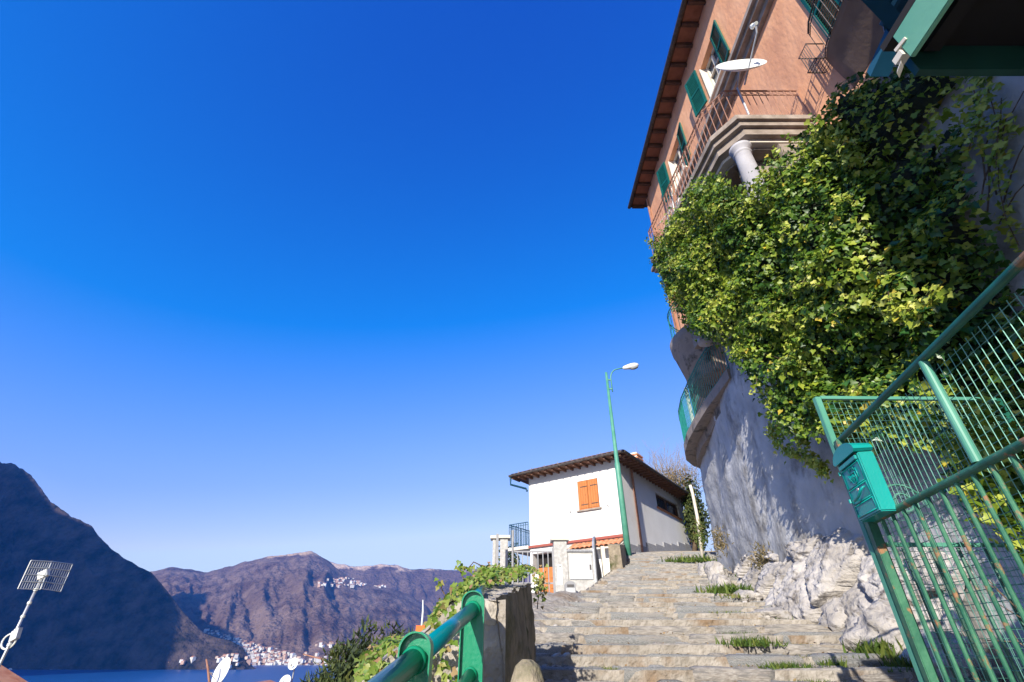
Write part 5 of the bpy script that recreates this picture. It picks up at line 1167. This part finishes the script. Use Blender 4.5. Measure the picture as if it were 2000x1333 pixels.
# ------------------------------------------------------------------ far towns
random.seed(44)
hm = []
wm = [mat('far_wall', c, None, .9) for c in ((.62, .58, .52), (.58, .46, .36), (.66, .66, .64), (.50, .33, .25))]
rm_ = mat('far_roof', (.34, .16, .10), None, .9); 
for k, w_ in enumerate(wm):
    me = bpy.data.meshes.new('village_house'); x, y, z, h = 1, .8, .9, 1.3
    me.from_pydata([(-x, -y, -1), (x, -y, -1), (x, y, -1), (-x, y, -1), (-x, -y, z), (x, -y, z), (x, y, z), (-x, y, z), (-x * 1.1, 0, h), (x * 1.1, 0, h)], [], [(0, 1, 5, 4), (1, 2, 6, 5), (2, 3, 7, 6), (3, 0, 4, 7), (4, 5, 9, 8), (7, 8, 9, 6), (4, 8, 7), (5, 6, 9)])
    me.materials.append(w_); me.materials.append(rm_)
    for f in me.polygons: f.material_index = 1 if f.index in (4, 5) else 0
    hm.append(me)
def village(objname, poly, n, s, label, group, ymax=9e9):
    me = bpy.data.objects[objname].data; o0 = bpy.data.objects[objname].location; nv_ = len(me.vertices); co = np.empty(nv_ * 3); me.vertices.foreach_get('co', co); co = co.reshape(-1, 3) + np.array(o0)
    dep = co[:, 1] * CT + co[:, 2] * ST; px = 1000 + 930 * co[:, 0] / dep; py = 666.5 + 930 * (co[:, 1] * ST - co[:, 2] * CT) / dep
    idx = [i for i in range(nv_) if co[i, 1] < ymax and poly[0][0] - 90 < px[i] < poly[-1][0] + 900 and inpoly(px[i], py[i], poly)]
    random.shuffle(idx); out = 0
    if not idx: print('VILLAGE EMPTY', label); return
    for k in range(n):
        c = co[idx[k % len(idx)]] + (rng.normal(0, 14, 3) * np.array((1, 1, .15)) if k >= len(idx) or True else 0)
        o = bpy.data.objects.new('village_house', random.choice(hm)); COL.objects.link(o); o.location = c; q = s * random.uniform(.7, 1.35)
        o.scale = (q * random.uniform(.8, 1.5), q, q * random.uniform(.9, 1.5)); o.rotation_euler = (0, 0, random.uniform(-.6, .6)); tag(o, label, 'house', group)
village('far_mountain', [(395, 1228), (420, 1236), (470, 1252), (520, 1268), (565, 1278), (590, 1285), (640, 1296), (640, 1306), (440, 1306), (480, 1280), (440, 1250)], 150, 7, 'tiny pale house in the town on the far shore', 'houses of the town on the far shore')
village('far_mountain', [(612, 1146), (640, 1132), (672, 1130), (715, 1140), (712, 1147), (660, 1148)], 70, 9, 'tiny white house of the mountain village on the ledge', 'houses of the high mountain village')
village('far_mountain', [(735, 1148), (748, 1140), (765, 1148)], 8, 9, 'tiny white house right of the mountain village', 'houses right of the mountain village')
village('far_mountain', [(610, 1253), (640, 1256), (685, 1262), (682, 1270), (610, 1262)], 16, 7, 'tiny pale house above the lake shore below the ribs', 'houses above the far shore')
village('far_mountain', [(600, 1276), (660, 1284), (735, 1300), (640, 1304)], 22, 6, 'tiny pale house on the right part of the far shore', 'houses on the right of the far shore')
village('shaded_mountain', [(408, 1280), (430, 1274), (470, 1282), (485, 1300), (400, 1306)], 26, 6, 'tiny white house in the shade at the foot of the left mountain', 'houses at the foot of the shaded mountain')
village('shaded_mountain', [(330, 1290), (380, 1285), (380, 1306), (330, 1306)], 5, 6, 'tiny white house alone at the shaded shore', 'lone houses at the shaded shore')

def town(objname, poly, n, s, name):
    ob = bpy.data.objects[objname]; me = ob.data; co = np.empty(len(me.vertices) * 3); me.vertices.foreach_get('co', co); co = co.reshape(-1, 3) + np.array(ob.location)
    dep = co[:, 1] * CT + co[:, 2] * ST; px = 1000 + 930 * co[:, 0] / dep; py = 666.5 + 930 * (co[:, 1] * ST - co[:, 2] * CT) / dep
    idx = [i for i in range(len(co)) if 200 < px[i] < 1000 and inpoly(px[i], py[i], poly)]; random.shuffle(idx); b = MB()
    for k in range(n):
        c = co[idx[k % len(idx)]] + rng.normal(0, 16, 3) * np.array((1, 1, .1)); q = s * random.uniform(.6, 1.3); a_ = random.uniform(-.6, .6)
        mt = Matrix.Translation(Vector(c)) @ Matrix.Rotation(a_, 4, 'Z') @ Matrix.Diagonal((q * random.uniform(.8, 1.4), q, q * random.uniform(.8, 1.2), 1))
        b.add([mt @ v.co for v in hm[0].vertices], [tuple(p.vertices) for p in hm[0].polygons])
    b.build(name, wm[0], kind='stuff')
town('far_mountain', [(395, 1228), (420, 1236), (470, 1252), (520, 1268), (565, 1278), (590, 1285), (640, 1296), (640, 1306), (440, 1306), (480, 1280), (440, 1250)], 320, 4.5, 'distant_town')
town('far_mountain', [(625, 1143), (650, 1130), (690, 1128), (725, 1142), (660, 1148)], 60, 5, 'distant_village')

# ------------------------------------------------------------------ air
hz = MB().box(-7500, 6000, -2500, 8500, LAKE - 6, 2450).build('haze', 'black', kind='stuff')
hmz = bpy.data.materials.new('thin_air'); hmz.use_nodes = True; N = hmz.node_tree.nodes; N.remove(N['Principled BSDF'])
pv = N.new('ShaderNodeVolumePrincipled'); pv.inputs['Color'].default_value = (.05, .30, 1, 1); pv.inputs['Density'].default_value = 5.5e-5; pv.inputs['Anisotropy'].default_value = 0
hmz.node_tree.links.new(pv.outputs[0], N['Material Output'].inputs['Volume'])
hz.data.materials[0] = hmz
